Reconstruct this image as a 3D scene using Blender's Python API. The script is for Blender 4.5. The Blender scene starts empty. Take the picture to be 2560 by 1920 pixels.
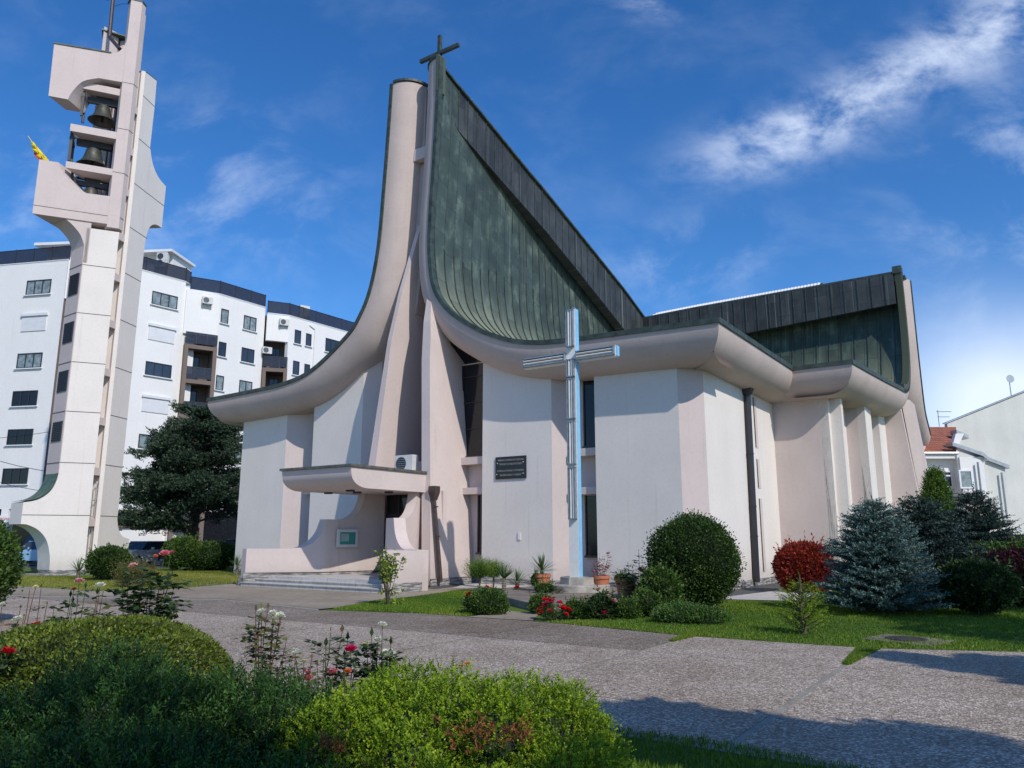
import bpy, math, random
import numpy as np
from mathutils import Vector, Matrix
R = math.radians
sc = bpy.context.scene
COL = sc.collection
# ------------------------------------------------------------------ camera
cam = bpy.data.cameras.new("camera"); cam.sensor_width = 36; cam.lens = 1930/2560*36
cam.clip_end = 2000; cam.clip_start = 0.05
co = bpy.data.objects.new("camera", cam); COL.objects.link(co)
co.location = (0, 0, 1.6); co.rotation_euler = (R(90+11.2), 0, 0); sc.camera = co
# ------------------------------------------------------------------ sky
SUN = Vector((0.535, -0.845, 0)).normalized(); SUN_EL = R(39.7)
SUN_AZ = math.atan2(SUN.x, SUN.y)
w = bpy.data.worlds.new("World"); sc.world = w; w.use_nodes = True
nt = w.node_tree; nt.nodes.clear(); N = nt.nodes.new; LK = nt.links.new
def math_node(nt, op, a, b=None, c=None, clamp=False):
    n = nt.nodes.new('ShaderNodeMath'); n.operation = op; n.use_clamp = clamp
    for i, v in enumerate((a, b, c)):
        if v is None: continue
        if isinstance(v, (int, float)): n.inputs[i].default_value = v
        else: nt.links.new(v, n.inputs[i])
    return n.outputs[0]
sky = N('ShaderNodeTexSky'); sky.sky_type = 'NISHITA'; sky.sun_disc = False
sky.sun_elevation = SUN_EL; sky.sun_rotation = SUN_AZ
sky.air_density = 1.0; sky.dust_density = 0.4; sky.ozone_density = 2.5
hs = N('ShaderNodeHueSaturation'); hs.inputs['Saturation'].default_value = 1.28; hs.inputs['Value'].default_value = 1.0
LK(sky.outputs[0], hs.inputs['Color'])
tc = N('ShaderNodeTexCoord'); sx = N('ShaderNodeSeparateXYZ'); LK(tc.outputs['Generated'], sx.inputs[0])
ay = math_node(nt, 'ABSOLUTE', sx.outputs[1]); ay = math_node(nt, 'MAXIMUM', ay, .08)
px_ = math_node(nt, 'DIVIDE', sx.outputs[0], ay); pz_ = math_node(nt, 'DIVIDE', sx.outputs[2], ay)
cb = N('ShaderNodeCombineXYZ'); LK(px_, cb.inputs[0]); LK(pz_, cb.inputs[1])
def cloud_noise(scale, sxy, rot, detail, lo, hi, dist=.6):
    mp = N('ShaderNodeMapping'); mp.inputs['Rotation'].default_value = (0, 0, rot); mp.inputs['Scale'].default_value = (sxy[0], sxy[1], 1)
    LK(cb.outputs[0], mp.inputs[0])
    n = N('ShaderNodeTexNoise'); n.inputs['Scale'].default_value = scale; n.inputs['Detail'].default_value = detail
    n.inputs['Roughness'].default_value = .62; n.inputs['Distortion'].default_value = dist; LK(mp.outputs[0], n.inputs[0])
    mr = N('ShaderNodeMapRange'); mr.interpolation_type = 'SMOOTHSTEP'
    mr.inputs[1].default_value = lo; mr.inputs[2].default_value = hi; LK(n.outputs[0], mr.inputs[0]); return mr.outputs[0]
def blob(cx, cz, ra, rb, ang):          # soft elliptical bank of cloud in direction space
    dx = math_node(nt, 'SUBTRACT', px_, cx); dz = math_node(nt, 'SUBTRACT', pz_, cz)
    ca, sa = math.cos(ang), math.sin(ang)
    u = math_node(nt, 'ADD', math_node(nt, 'MULTIPLY', dx, ca/ra), math_node(nt, 'MULTIPLY', dz, sa/ra))
    v = math_node(nt, 'ADD', math_node(nt, 'MULTIPLY', dx, -sa/rb), math_node(nt, 'MULTIPLY', dz, ca/rb))
    d = math_node(nt, 'ADD', math_node(nt, 'MULTIPLY', u, u), math_node(nt, 'MULTIPLY', v, v))
    return math_node(nt, 'EXPONENT', math_node(nt, 'MULTIPLY', d, -1.0))
n1c = cloud_noise(9, (1, 1.5), -.5, 10, .32, .70, .2)
n2c = cloud_noise(5, (1, 1.5), -.3, 9, .44, .78, .3)
def mul(a, b): return math_node(nt, 'MULTIPLY', a, b)
def add(a, b): return math_node(nt, 'ADD', a, b)
streak = mul(add(add(blob(.53, .635, .14, .042, .55), blob(.37, .55, .12, .045, .35)), blob(.74, .75, .16, .06, .6)), n1c)
haze1 = mul(add(add(blob(-.44, .48, .16, .10, -.3), blob(-.68, .36, .12, .16, 0)), add(blob(.24, .37, .10, .05, .2), blob(.2, .77, .05, .03, 0))), n2c)
low = add(mul(blob(.66, .15, .15, .12, 0), 1.1), mul(blob(.75, .50, .20, .16, .6), mul(n2c, .38)))
allc = add(add(mul(streak, .62), mul(haze1, .42)), add(low, mul(mul(n2c, .25), .22)))
allc = math_node(nt, 'MINIMUM', allc, .9)
up = N('ShaderNodeMapRange'); up.inputs[1].default_value = .0; up.inputs[2].default_value = .05; LK(sx.outputs[2], up.inputs[0])
allc = mul(allc, up.outputs[0])
mx = N('ShaderNodeMixRGB'); LK(allc, mx.inputs[0]); tn = N('ShaderNodeMixRGB'); tn.blend_type = 'MULTIPLY'; tn.inputs[0].default_value = 1; tn.inputs[2].default_value = (.63, .83, 1.04, 1); LK(hs.outputs[0], tn.inputs[1]); LK(tn.outputs[0], mx.inputs[1]); mx.inputs[2].default_value = (6.2, 6.9, 8.2, 1)
bg = N('ShaderNodeBackground'); bg.inputs[1].default_value = 0.18; LK(mx.outputs[0], bg.inputs[0])
wo = N('ShaderNodeOutputWorld'); LK(bg.outputs[0], wo.inputs[0])
# ------------------------------------------------------------------ sun
sl = bpy.data.lights.new("sun", 'SUN'); sl.energy = 3.95; sl.angle = R(0.5); sl.color = (1, .945, .87)
so = bpy.data.objects.new("sun", sl); COL.objects.link(so)
sd = Vector((SUN.x*math.cos(SUN_EL), SUN.y*math.cos(SUN_EL), math.sin(SUN_EL)))
so.rotation_euler = sd.to_track_quat('Z', 'Y').to_euler()
sc.view_settings.view_transform = 'Standard'; sc.view_settings.look = 'None'; sc.view_settings.gamma = 1
sc.view_settings.exposure = -0.26; sc.view_settings.use_curve_mapping = False
sc.cycles.max_bounces = 6; sc.cycles.transparent_max_bounces = 6
# ------------------------------------------------------------------ photo survey helpers (pixels of the 2560x1920 photo -> metres)
F_, H_ = 1930, 1.6; s_, c_ = math.sin(R(11.2)), math.cos(R(11.2))
def ray(u, v):
    b = (960-v)/F_; return Vector(((u-1280)/F_, c_-s_*b, s_+c_*b))
def G(u, v, z=0.0):
    r = ray(u, v); t = (z-H_)/r.z; return Vector((r.x*t, r.y*t, z))
def PL(u, v, p, n):
    r = ray(u, v); o = Vector((0, 0, H_)); t = (Vector(p)-o).dot(n)/r.dot(n); return o+r*t
def PY(u, v, y):
    r = ray(u, v); t = y/r.y; return Vector((0, 0, H_))+r*t
# ------------------------------------------------------------------ object helpers
def tag(o, label=None, cat=None, group=None, kind=None):
    if label: o['label'] = label
    if cat: o['category'] = cat
    if group: o['group'] = group
    if kind: o['kind'] = kind
    return o
def empty(name, loc=(0, 0, 0), rz=0, label=None, cat=None, group=None):
    o = bpy.data.objects.new(name, None); COL.objects.link(o); o.empty_display_size = .3
    o.location = loc; o.rotation_euler = (0, 0, rz); return tag(o, label, cat, group)
def link(name, me, m=None, parent=None):
    o = bpy.data.objects.new(name, me); COL.objects.link(o)
    if m: me.materials.append(m)
    if parent: o.parent = parent
    return o
class MB:
    def __init__(s): s.v = []; s.f = []; s.uv = None
    def add(s, vs, fs):
        n = len(s.v); s.v += [tuple(q) for q in vs]; s.f += [tuple(i+n for i in f) for f in fs]; return s
    def quad(s, a, b, c, d): return s.add([a, b, c, d], [(0, 1, 2, 3)])
    def box(s, c, d, rz=0, M=None):
        x, y, z = d[0]/2, d[1]/2, d[2]/2
        vs = [Vector((i*x, j*y, k*z)) for k in (-1, 1) for j in (-1, 1) for i in (-1, 1)]
        rot = M if M else Matrix.Rotation(rz, 3, 'Z')
        vs = [rot@q+Vector(c) for q in vs]
        return s.add(vs, [(0, 2, 3, 1), (4, 5, 7, 6), (0, 1, 5, 4), (2, 6, 7, 3), (0, 4, 6, 2), (1, 3, 7, 5)])
    def b2(s, x0, x1, y0, y1, z0, z1): return s.box(((x0+x1)/2, (y0+y1)/2, (z0+z1)/2), (abs(x1-x0), abs(y1-y0), abs(z1-z0)))
    def prism(s, poly, ex, axis=None):
        """poly: list of 3D points (planar), extruded by vector ex"""
        n = len(poly); P = [Vector(q) for q in poly]; ex = Vector(ex)
        s.add(P+[q+ex for q in P], [tuple(range(n))[::-1], tuple(range(n, 2*n))]+[(i, (i+1) % n, n+(i+1) % n, n+i) for i in range(n)])
        return s
    def zprism(s, poly, z0, z1): return s.prism([(x, y, z0) for x, y in poly], (0, 0, z1-z0))
    def tube(s, pts, r, n=6, cap=True):
        pts = [Vector(p) for p in pts]; rs = r if isinstance(r, (list, tuple)) else [r]*len(pts)
        base = len(s.v); up = Vector((0, 0, 1))
        for i, p in enumerate(pts):
            t = (pts[min(i+1, len(pts)-1)]-pts[max(i-1, 0)]).normalized()
            a = t.cross(up if abs(t.z) < .95 else Vector((1, 0, 0))).normalized(); b = t.cross(a)
            for k in range(n):
                an = 2*math.pi*k/n; s.v.append(tuple(p+(a*math.cos(an)+b*math.sin(an))*rs[i]))
        for i in range(len(pts)-1):
            for k in range(n):
                a0 = base+i*n+k; a1 = base+i*n+(k+1) % n; s.f.append((a0, a1, a1+n, a0+n))
        if cap:
            s.f.append(tuple(base+k for k in range(n))[::-1]); s.f.append(tuple(base+(len(pts)-1)*n+k for k in range(n)))
        return s
    def lathe(s, prof, c=(0, 0, 0), n=20):
        base = len(s.v)
        for r, z in prof:
            for k in range(n):
                an = 2*math.pi*k/n; s.v.append((c[0]+r*math.cos(an), c[1]+r*math.sin(an), c[2]+z))
        for i in range(len(prof)-1):
            for k in range(n):
                a0 = base+i*n+k; a1 = base+i*n+(k+1) % n; s.f.append((a0, a1, a1+n, a0+n))
        s.f.append(tuple(base+k for k in range(n))[::-1]); s.f.append(tuple(base+(len(prof)-1)*n+k for k in range(n)))
        return s
    def build(s, name, m=None, parent=None, world=False, smooth=False, bevel=0, auto=None):
        me = bpy.data.meshes.new(name); vs = s.v
        if world and parent:
            inv = (Matrix.Translation(parent.location)@Matrix.Rotation(parent.rotation_euler.z, 4, 'Z')).inverted()
            vs = [inv@Vector(q) for q in vs]
        me.from_pydata([tuple(q) for q in vs], [], s.f); me.update()
        o = link(name, me, m, parent)
        if smooth: me.polygons.foreach_set('use_smooth', [True]*len(me.polygons))
        if auto:
            me.polygons.foreach_set('use_smooth', [True]*len(me.polygons)); me.set_sharp_from_angle(angle=R(auto))
        if bevel:
            b = o.modifiers.new('bevel', 'BEVEL'); b.width = bevel; b.segments = 2; b.limit_method = 'ANGLE'; b.angle_limit = R(40)
        return o
# ------------------------------------------------------------------ materials
def newmat(name):
    m = bpy.data.materials.new(name); m.use_nodes = True; t = m.node_tree
    b = t.nodes['Principled BSDF']; return m, t, b
def col4(c): return (c[0], c[1], c[2], 1)
def ramp(t, fac, stops):
    r = t.nodes.new('ShaderNodeValToRGB'); e = r.color_ramp.elements
    while len(e) < len(stops): e.new(.5)
    for i, (p, c) in enumerate(stops): e[i].position = p; e[i].color = col4(c)
    t.links.new(fac, r.inputs[0]); return r.outputs[0]
def noise(t, scale, detail=4, rough=.55, vec=None, coord='Object', dist=0):
    n = t.nodes.new('ShaderNodeTexNoise'); n.inputs['Scale'].default_value = scale; n.inputs['Detail'].default_value = detail
    n.inputs['Roughness'].default_value = rough; n.inputs['Distortion'].default_value = dist
    if vec is None:
        tc = t.nodes.new('ShaderNodeTexCoord'); vec = tc.outputs[coord]
    t.links.new(vec, n.inputs['Vector']); return n.outputs[0]
def mapping(t, sc=(1, 1, 1), coord='Object', rot=(0, 0, 0), loc=(0, 0, 0)):
    tc = t.nodes.new('ShaderNodeTexCoord'); mp = t.nodes.new('ShaderNodeMapping')
    mp.inputs['Scale'].default_value = sc; mp.inputs['Rotation'].default_value = rot; mp.inputs['Location'].default_value = loc
    t.links.new(tc.outputs[coord], mp.inputs[0]); return mp.outputs[0]
def mixc(t, fac, a, b, blend='MIX'):
    n = t.nodes.new('ShaderNodeMixRGB'); n.blend_type = blend
    for i, v in enumerate((fac, a, b)):
        if isinstance(v, (int, float)): n.inputs[i].default_value = v
        elif isinstance(v, tuple): n.inputs[i].default_value = col4(v)
        else: t.links.new(v, n.inputs[i])
    return n.outputs[0]
def bump(t, b, h, strength=.3, dist=.02):
    n = t.nodes.new('ShaderNodeBump'); n.inputs['Strength'].default_value = strength; n.inputs['Distance'].default_value = dist
    t.links.new(h, n.inputs['Height']); t.links.new(n.outputs[0], b.inputs['Normal']); return n
def simple(name, c, rough=.6, metal=0, var=.12, nscale=3, bs=0, bscale=60, spec=None):
    m, t, b = newmat(name); b.inputs['Roughness'].default_value = rough; b.inputs['Metallic'].default_value = metal
    if spec is not None: b.inputs['Specular IOR Level'].default_value = spec
    n = noise(t, nscale, 5)
    lo = tuple(x*(1-var) for x in c); hi = tuple(min(1, x*(1+var)) for x in c)
    t.links.new(ramp(t, n, [(.3, lo), (.7, hi)]), b.inputs['Base Color'])
    if bs: bump(t, b, noise(t, bscale, 3), bs)
    return m
def plaster(name, c, var=.045, streak=.05, splash=True):
    m, t, b = newmat(name); b.inputs['Roughness'].default_value = .9; b.inputs['Specular IOR Level'].default_value = .2
    n = noise(t, .55, 7, .62); n2 = noise(t, 1.1, 5, .6, vec=mapping(t, (1, 1, .5)))
    n3 = noise(t, 9, 5, .7)
    c1 = ramp(t, n, [(.3, tuple(x*(1-var) for x in c)), (.7, tuple(x*(1+var) for x in c))])
    d = ramp(t, n2, [(.38, (1-streak*.6,)*3), (.6, (1, 1, 1))])
    e = ramp(t, n3, [(.38, (.955, .95, .945)), (.5, (1, 1, 1))])
    cc = mixc(t, 1, mixc(t, 1, c1, d, 'MULTIPLY'), e, 'MULTIPLY')
    if splash:      # rain-splashed dirt at the foot of the walls and faint runs below the eaves
        gz = t.nodes.new('ShaderNodeNewGeometry'); sp = t.nodes.new('ShaderNodeSeparateXYZ'); t.links.new(gz.outputs['Position'], sp.inputs[0])
        hgt = math_node(t, 'ADD', sp.outputs[2], math_node(t, 'MULTIPLY', noise(t, 2.5, 4, .7), -.7)); mr = t.nodes.new('ShaderNodeMapRange'); mr.inputs[1].default_value = .55; mr.inputs[2].default_value = -.15; t.links.new(hgt, mr.inputs[0])
        cc = mixc(t, math_node(t, 'MULTIPLY', mr.outputs[0], .45), cc, (.40, .35, .30))
        rn = ramp(t, noise(t, 1, 3, .6, vec=mapping(t, (4.5, 4.5, .16))), [(.62, (1, 1, 1)), (.74, (.93, .92, .91))]); cc = mixc(t, 1, cc, rn, 'MULTIPLY')
    t.links.new(cc, b.inputs['Base Color'])
    hn = t.nodes.new('ShaderNodeMath'); hn.operation = 'ADD'
    t.links.new(noise(t, 45, 4, .7), hn.inputs[0]); t.links.new(noise(t, 3.0, 4, .6), hn.inputs[1])
    bump(t, b, hn.outputs[0], .28, .02); return m
M = {}
M['white'] = plaster('white_plaster', (.785, .722, .660), .03, streak=.05)
M['pink'] = plaster('pink_plaster', (.64, .54, .50), streak=.05)
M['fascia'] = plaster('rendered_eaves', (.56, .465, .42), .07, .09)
M['apt'] = plaster('apartment_render', (.84, .82, .785), .02, .03)
M['brown'] = plaster('brown_render', (.20, .155, .13), .05)
M['cream'] = plaster('cream_render', (.70, .69, .62), .06, .10)
M['dark_glass'] = simple('dark_glass', (.012, .013, .016), .08, 0, .2)
M['window_glass'] = simple('window_glass', (.035, .05, .075), .04, 0, .5, .35)
M['curtain'] = simple('curtained_glass', (.22, .27, .28), .25, 0, .5, 3)
M['black_metal'] = simple('black_metal', (.03, .03, .035), .45)
M['dark_brown_metal'] = simple('brown_sheet_metal', (.075, .055, .05), .45, .3, .25, 6)
M['rail_glass'] = simple('tinted_rail_glass', (.05, .052, .065), .12, 0, .15)
_t = M['rail_glass'].node_tree; _b = _t.nodes['Principled BSDF']; _tr = _t.nodes.new('ShaderNodeBsdfTransparent'); _tr.inputs[0].default_value = (.55, .56, .62, 1); _m = _t.nodes.new('ShaderNodeMixShader'); _m.inputs[0].default_value = .35
_t.links.new(_b.outputs[0], _m.inputs[1]); _t.links.new(_tr.outputs[0], _m.inputs[2]); _t.links.new(_m.outputs[0], _t.nodes['Material Output'].inputs[0])
M['saddle'] = simple('green_copper_saddle', (.10, .15, .10), .6, .2, .4, 5)
M['cross_white'] = simple('cross_white', (.86, .83, .77), .45, 0, .06, 6)
M['steel'] = simple('galvanised_steel', (.42, .43, .44), .4, .7, .2, 8)
M['white_paint'] = simple('white_paint', (.78, .78, .77), .5, 0, .05)
M['shutter'] = simple('white_shutter', (.72, .72, .72), .5, 0, .05)
M['ac_grey'] = simple('ac_casing', (.62, .61, .58), .5, 0, .06)
M['blue_paint'] = simple('light_blue_paint', (.23, .55, .80), .45, 0, .1, 5)
M['tube_white'] = simple('acrylic_tube', (.70, .67, .61), .25, 0, .08, 6)
M['terracotta'] = simple('terracotta', (.50, .17, .08), .75, 0, .18, 8, .1)
M['terrace'] = simple('dark_terrace_concrete', (.20, .165, .13), .9, 0, .35, 2.5, .4, 40)
M['concrete'] = simple('weathered_concrete', (.36, .33, .28), .9, 0, .35, 4, .4, 40)
M['bell'] = simple('bronze_bell', (.085, .085, .07), .5, .45, .3, 6)
def copper_mat(name, base, light, seam_w=.6, metal=.25, low=None, lowr=(9.5, 14.0)):
    """weathered standing-seam copper: UV.x runs up the sheet, UV.y along the eaves"""
    m, t, b = newmat(name); tc = t.nodes.new('ShaderNodeTexCoord')
    bk = t.nodes.new('ShaderNodeTexBrick'); bk.offset = .37; bk.inputs['Scale'].default_value = 1
    bk.inputs['Brick Width'].default_value = 2.1; bk.inputs['Row Height'].default_value = seam_w
    bk.inputs['Mortar Size'].default_value = .012; bk.inputs['Mortar Smooth'].default_value = .3; bk.inputs['Bias'].default_value = 0
    bk.inputs['Color1'].default_value = (.75, .75, .75, 1); bk.inputs['Color2'].default_value = (1.15, 1.15, 1.15, 1); bk.inputs['Mortar'].default_value = (.30, .33, .31, 1)
    t.links.new(tc.outputs['UV'], bk.inputs['Vector'])
    n1 = noise(t, 1.1, 9, .68, dist=.15); n2 = noise(t, 1.0, 6, .65, vec=mapping(t, (.8, 2.0, 1), 'UV'))
    pat = mixc(t, .45, n1, n2)
    c1 = ramp(t, pat, [(.36, tuple(x*.62 for x in base)), (.52, base), (.68, light)])
    if low is not None:      # pale flatter foot: verdigris plus its sunlit brightness painted into the colour
        sp = t.nodes.new('ShaderNodeSeparateXYZ'); t.links.new(tc.outputs['UV'], sp.inputs[0])
        mr = t.nodes.new('ShaderNodeMapRange'); mr.interpolation_type = 'SMOOTHSTEP'
        mr.inputs[1].default_value = lowr[1]+1.5; mr.inputs[2].default_value = lowr[0]+1.5; t.links.new(math_node(t, 'ADD', sp.outputs[0], math_node(t, 'MULTIPLY', n1, 3.0)), mr.inputs[0])
        c1 = mixc(t, mr.outputs[0], c1, mixc(t, n2, tuple(x*.7 for x in low), low))
    n4 = noise(t, 1.0, 2, .5, vec=mapping(t, (.05, 5.5, 1), 'UV')); n5 = noise(t, .35, 2, .5, vec=mapping(t, (.2, 1.5, 1), 'UV', loc=(7, 3, 0)))
    st = math_node(t, 'MULTIPLY', ramp(t, n4, [(.60, (0, 0, 0)), (.68, (1, 1, 1))]), ramp(t, n5, [(.45, (0, 0, 0)), (.6, (1, 1, 1))]))
    c1 = mixc(t, math_node(t, 'MULTIPLY', st, .7 if low is None else .3), c1, (.33, .34, .29))
    cc = mixc(t, 1, c1, bk.outputs['Color'], 'MULTIPLY')
    t.links.new(cc, b.inputs['Base Color']); b.inputs['Metallic'].default_value = metal
    rr = t.nodes.new('ShaderNodeMapRange'); rr.inputs[3].default_value = .42; rr.inputs[4].default_value = .68; t.links.new(n1, rr.inputs[0]); t.links.new(rr.outputs[0], b.inputs['Roughness'])
    bump(t, b, noise(t, 1.6, 3), .25, .05); return m
M['copper'] = copper_mat('green_copper', (.072, .098, .080), (.19, .24, .18), low=(.44, .46, .31))
M['copper_side'] = copper_mat('green_copper_side', (.058, .085, .062), (.16, .21, .15), low=(.28, .29, .18), lowr=(9.0, 13.0))
M['copper_dark'] = copper_mat('dark_copper', (.058, .062, .063), (.10, .105, .10), seam_w=.62)
M['copper_trim'] = simple('copper_trim', (.055, .075, .062), .55, .2, .45, 4)
M['copper_edge'] = simple('weathered_copper_edge', (.12, .12, .10), .55, .2, .5, 5)
def stone_mat():
    m, t, b = newmat('split_stone'); v = mapping(t, (1, 1, 1))
    tc = t.nodes.new('ShaderNodeTexCoord'); mp = t.nodes.new('ShaderNodeMapping'); mp.inputs['Scale'].default_value = (3.2, 3.2, 16)
    t.links.new(tc.outputs['Object'], mp.inputs[0])
    vo = t.nodes.new('ShaderNodeTexVoronoi'); vo.inputs['Scale'].default_value = 1; t.links.new(mp.outputs[0], vo.inputs[0])
    t.links.new(mixc(t, 1, ramp(t, noise(t, 6, 4), [(.3, (.30, .28, .27)), (.7, (.55, .53, .50))]), ramp(t, vo.outputs['Distance'], [(.1, (1, 1, 1)), (.75, (.35, .35, .35))]), 'MULTIPLY'), b.inputs['Base Color'])
    sp = vo.outputs['Distance']; b.inputs['Roughness'].default_value = .85; bump(t, b, sp, .9, .04); return m
M['stone'] = stone_mat()
# ------------------------------------------------------------------ cathedral (local frame: x along the front, y into the building)
CA, CB = Vector((.825, .565*-1, 0)).normalized(), Vector((.565, .825, 0)).normalized()
P0 = Vector((0.27, 26.87, 0)); CRZ = math.atan2(CA.y, CA.x)
church = empty('cathedral', P0, CRZ, 'pink and white cathedral with two upswept concave green copper roofs', 'church')
def catmull(pts, n=6):
    out = []
    for i in range(len(pts)-1):
        p0 = pts[max(i-1, 0)]; p1 = pts[i]; p2 = pts[i+1]; p3 = pts[min(i+2, len(pts)-1)]
        for k in range(n):
            t = k/n; out.append(tuple(.5*((2*b)+(-a+c)*t+(2*a-5*b+4*c-d)*t*t+(-a+3*b-3*c+d)*t**3) for a, b, c, d in zip(p0, p1, p2, p3)))
    out.append(tuple(pts[-1])); return out
RC = catmull([(-3.27, 20.5), (-3.31, 18.35), (-3.42, 15.8), (-3.54, 13.76), (-3.53, 12.17), (-3.26, 10.76), (-2.47, 9.70), (-1.22, 8.84), (-.2, 8.36), (.65, 8.08), (1.75, 7.90), (3.3, 7.83), (5.3, 7.78), (7.62, 7.72)])
LC = catmull([(-5.66, 20.2), (-5.73, 18.54), (-5.89, 15.75), (-6.09, 13.13), (-6.48, 11.33), (-7.07, 10.21), (-7.76, 9.52), (-9.66, 8.40), (-11.46, 7.98), (-14.05, 7.86), (-16.91, 7.81)])
AX, AY = -4.4, 18.9
# transept gable curve (y, z) seen on its side front
TN = catmull([(6.92, 7.70), (9.5, 7.70), (12.5, 7.73), (14.6, 7.80), (16.0, 8.05), (16.9, 8.65), (17.55, 9.7), (17.9, 11.2), (17.95, 12.6), (17.85, 14.2)])
TF = catmull([(19.75, 14.3), (19.8, 12.8), (19.95, 11.0), (20.4, 9.3), (21.2, 8.3), (22.6, 7.85), (25, 7.75), (31, 7.7)])
YF, XT, RR = -1.0, 10.35, 1.0
def rim(curve, fx, axis, hdir, sg=1):
    """[point, horizontal inward h, inward-down m]; axis: unit vector of the curve's horizontal coordinate"""
    L = [Vector(fx(*q)) for q in curve]; out = []
    for i, p in enumerate(L):
        t = (L[min(i+1, len(L)-1)]-L[max(i-1, 0)]).normalized(); ts, tz = t.dot(axis), t.z
        m = (axis*(tz*sg)+Vector((0, 0, -ts*sg))).normalized(); out.append([p, Vector(hdir), m])
    return out
def sweep(path, name, mt, R_=RR, flat=1.3, parent=church):
    b = MB(); n = 9; cols = []
    for p, h, m in path:
        row = [p+h*R_*(1-math.cos(k/n*math.pi/2))+m*R_*math.sin(k/n*math.pi/2) for k in range(n+1)]
        row.append(row[-1]+h*flat); cols.append(row)
    K = n+2
    for row in cols: b.v += [tuple(q) for q in row]
    for i in range(len(cols)-1):
        for k in range(K-1):
            a = i*K+k; b.f.append((a, a+1, a+K+1, a+K))
    o = b.build(name, mt, parent, auto=35); return o
def trim(path, name, mt, parent=church, wd=.10, ht=.16):
    b = MB()
    for p, h, m in path:
        o = -m; q = p-h*.05-m*.0
        for a in (q+o*0, q+o*ht, q+o*ht+h*wd*2.4, q+h*wd*2.4): b.v.append(tuple(a))
    for i in range(len(path)-1):
        for k in range(4):
            a = i*4+k; c = i*4+(k+1) % 4; b.f.append((a, a+4, c+4, c))
    n = len(b.v); b.f += [(0, 1, 2, 3), (n-1, n-2, n-3, n-4)]
    return b.build(name, mt, parent)
front = rim(RC, lambda x, z: (x, YF, z), Vector((1, 0, 0)), Vector((0, 1, 0)))
DN = Vector((0, 0, -1))
C1 = Vector((7.66, YF, 7.72)); front[-1] = [C1, Vector((-1, 1, 0)), DN]
C2 = Vector((7.66, 6.92, 7.70)); C3 = Vector((9.75, 6.92, 7.70))
C4 = Vector((XT, 6.92, 7.7))
near_t = rim(TN, lambda y, z: (9.75+(XT-9.75)*min(1, (y-6.92)/7.0), y, z), Vector((0, 1, 0)), Vector((-1, 0, 0)))
near_t[0] = [C3, Vector((-1, 1, 0)), DN]
half = front+[[C2, Vector((-1, 1, 0)), DN]]+near_t
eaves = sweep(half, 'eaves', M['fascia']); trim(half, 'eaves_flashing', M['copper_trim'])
left = rim(LC, lambda x, z: (x, YF, z), Vector((1, 0, 0)), Vector((0, 1, 0)), -1)
C5 = Vector((-16.91, YF, 7.81)); left[-1] = [C5, Vector((1, 1, 0)), DN]
lpath = left+[[Vector((-16.91, 6.92, 7.8)), Vector((1, 1, 0)), DN], [Vector((-18.6, 6.92, 7.8)), Vector((1, 1, 0)), DN], [Vector((-19.2, 16, 7.8)), Vector((1, 0, 0)), DN]]
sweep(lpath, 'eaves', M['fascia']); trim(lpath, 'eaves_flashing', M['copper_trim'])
far_t = rim(TF, lambda y, z: (XT+.15-.085*(y-19.75), y, z), Vector((0, 1, 0)), Vector((-1, 0, 0)))
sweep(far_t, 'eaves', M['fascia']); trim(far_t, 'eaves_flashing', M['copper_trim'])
# --- roof sheets
def interp(tab, y):
    if y <= tab[0][0]: return tab[0][1]
    for (a, b), (c, d) in zip(tab, tab[1:]):
        if y <= c: return b+(d-b)*(y-a)/(c-a)
    return tab[-1][1]
RID = [(-1.2, 20.45), (-.47, 20.15), (1.5, 19.5), (5.5, 18.1), (9.7, 16.75), (15.1, 15.0), (17.9, 13.92)]
CRE = [(-.5, 18.6), (.45, 18.0), (3.0, 17.1), (7.05, 15.75), (10.5, 14.5), (15.3, 12.7), (17.9, 11.9)]
def sheet(curve, st, fn, name, mt, seam=.6, parent=church, foot=False):
    """curve: list of (s,z); fn(s,z,y)->point; st: stations. Standing seams are real ribs."""
    b = MB(); L = [0]
    for (a, c), (d, e) in zip(curve, curve[1:]): L.append(L[-1]+math.hypot(d-a, e-c))
    tot = L[-1]; nC = len(curve)
    for y in st:
        for q in curve: b.v.append(tuple(fn(*q, y)))
    uv = [(L[i] if foot else tot-L[i], y) for y in st for i in range(nC)]
    for j in range(len(st)-1):
        for i in range(nC-1):
            a = j*nC+i; b.f.append((a, a+1, a+nC+1, a+nC))
    o = b.build(name, mt, parent, smooth=True); me = o.data; ul = me.uv_layers.new(name='UVMap')
    idx = np.zeros(len(me.loops), dtype=np.int32); me.loops.foreach_get('vertex_index', idx)
    ul.data.foreach_set('uv', np.array(uv, dtype=np.float32)[idx].ravel())
    r = MB(); y = st[0]+.35
    while y < st[-1]-.1:
        for i in range(0, nC-1):
            p, q = Vector(fn(*curve[i], y)), Vector(fn(*curve[i+1], y)); p2, q2 = Vector(fn(*curve[i], y+.03)), Vector(fn(*curve[i+1], y+.03))
            d = (q-p); n_ = d.cross(p2-p).normalized()
            if n_.z < 0: n_ = -n_
            n_ *= .045
            r.add([p, q, q+n_, p+n_, p2, q2, q2+n_, p2+n_], [(0, 1, 2, 3), (4, 7, 6, 5), (3, 2, 6, 7)])
        y += seam
    r.build('standing_seam', M['copper_trim'], o); return o
stA = list(np.arange(-.96, 18.9, .6))
def fnA(x, z, y):
    k = (interp(RID, y)-.35-7.75)/(20.3-7.75) if y > -.5 else (interp(RID, y)-7.75)/(20.3-7.75)
    tuck = .55*min(1, max(0, (y-.3)/9))*max(0, min(1, (z-12)/6))
    return (x-.02-tuck, y, 7.82+(z-7.75)*k)
sheet(RC, stA, fnA, 'copper_roof', M['copper'])
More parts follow.
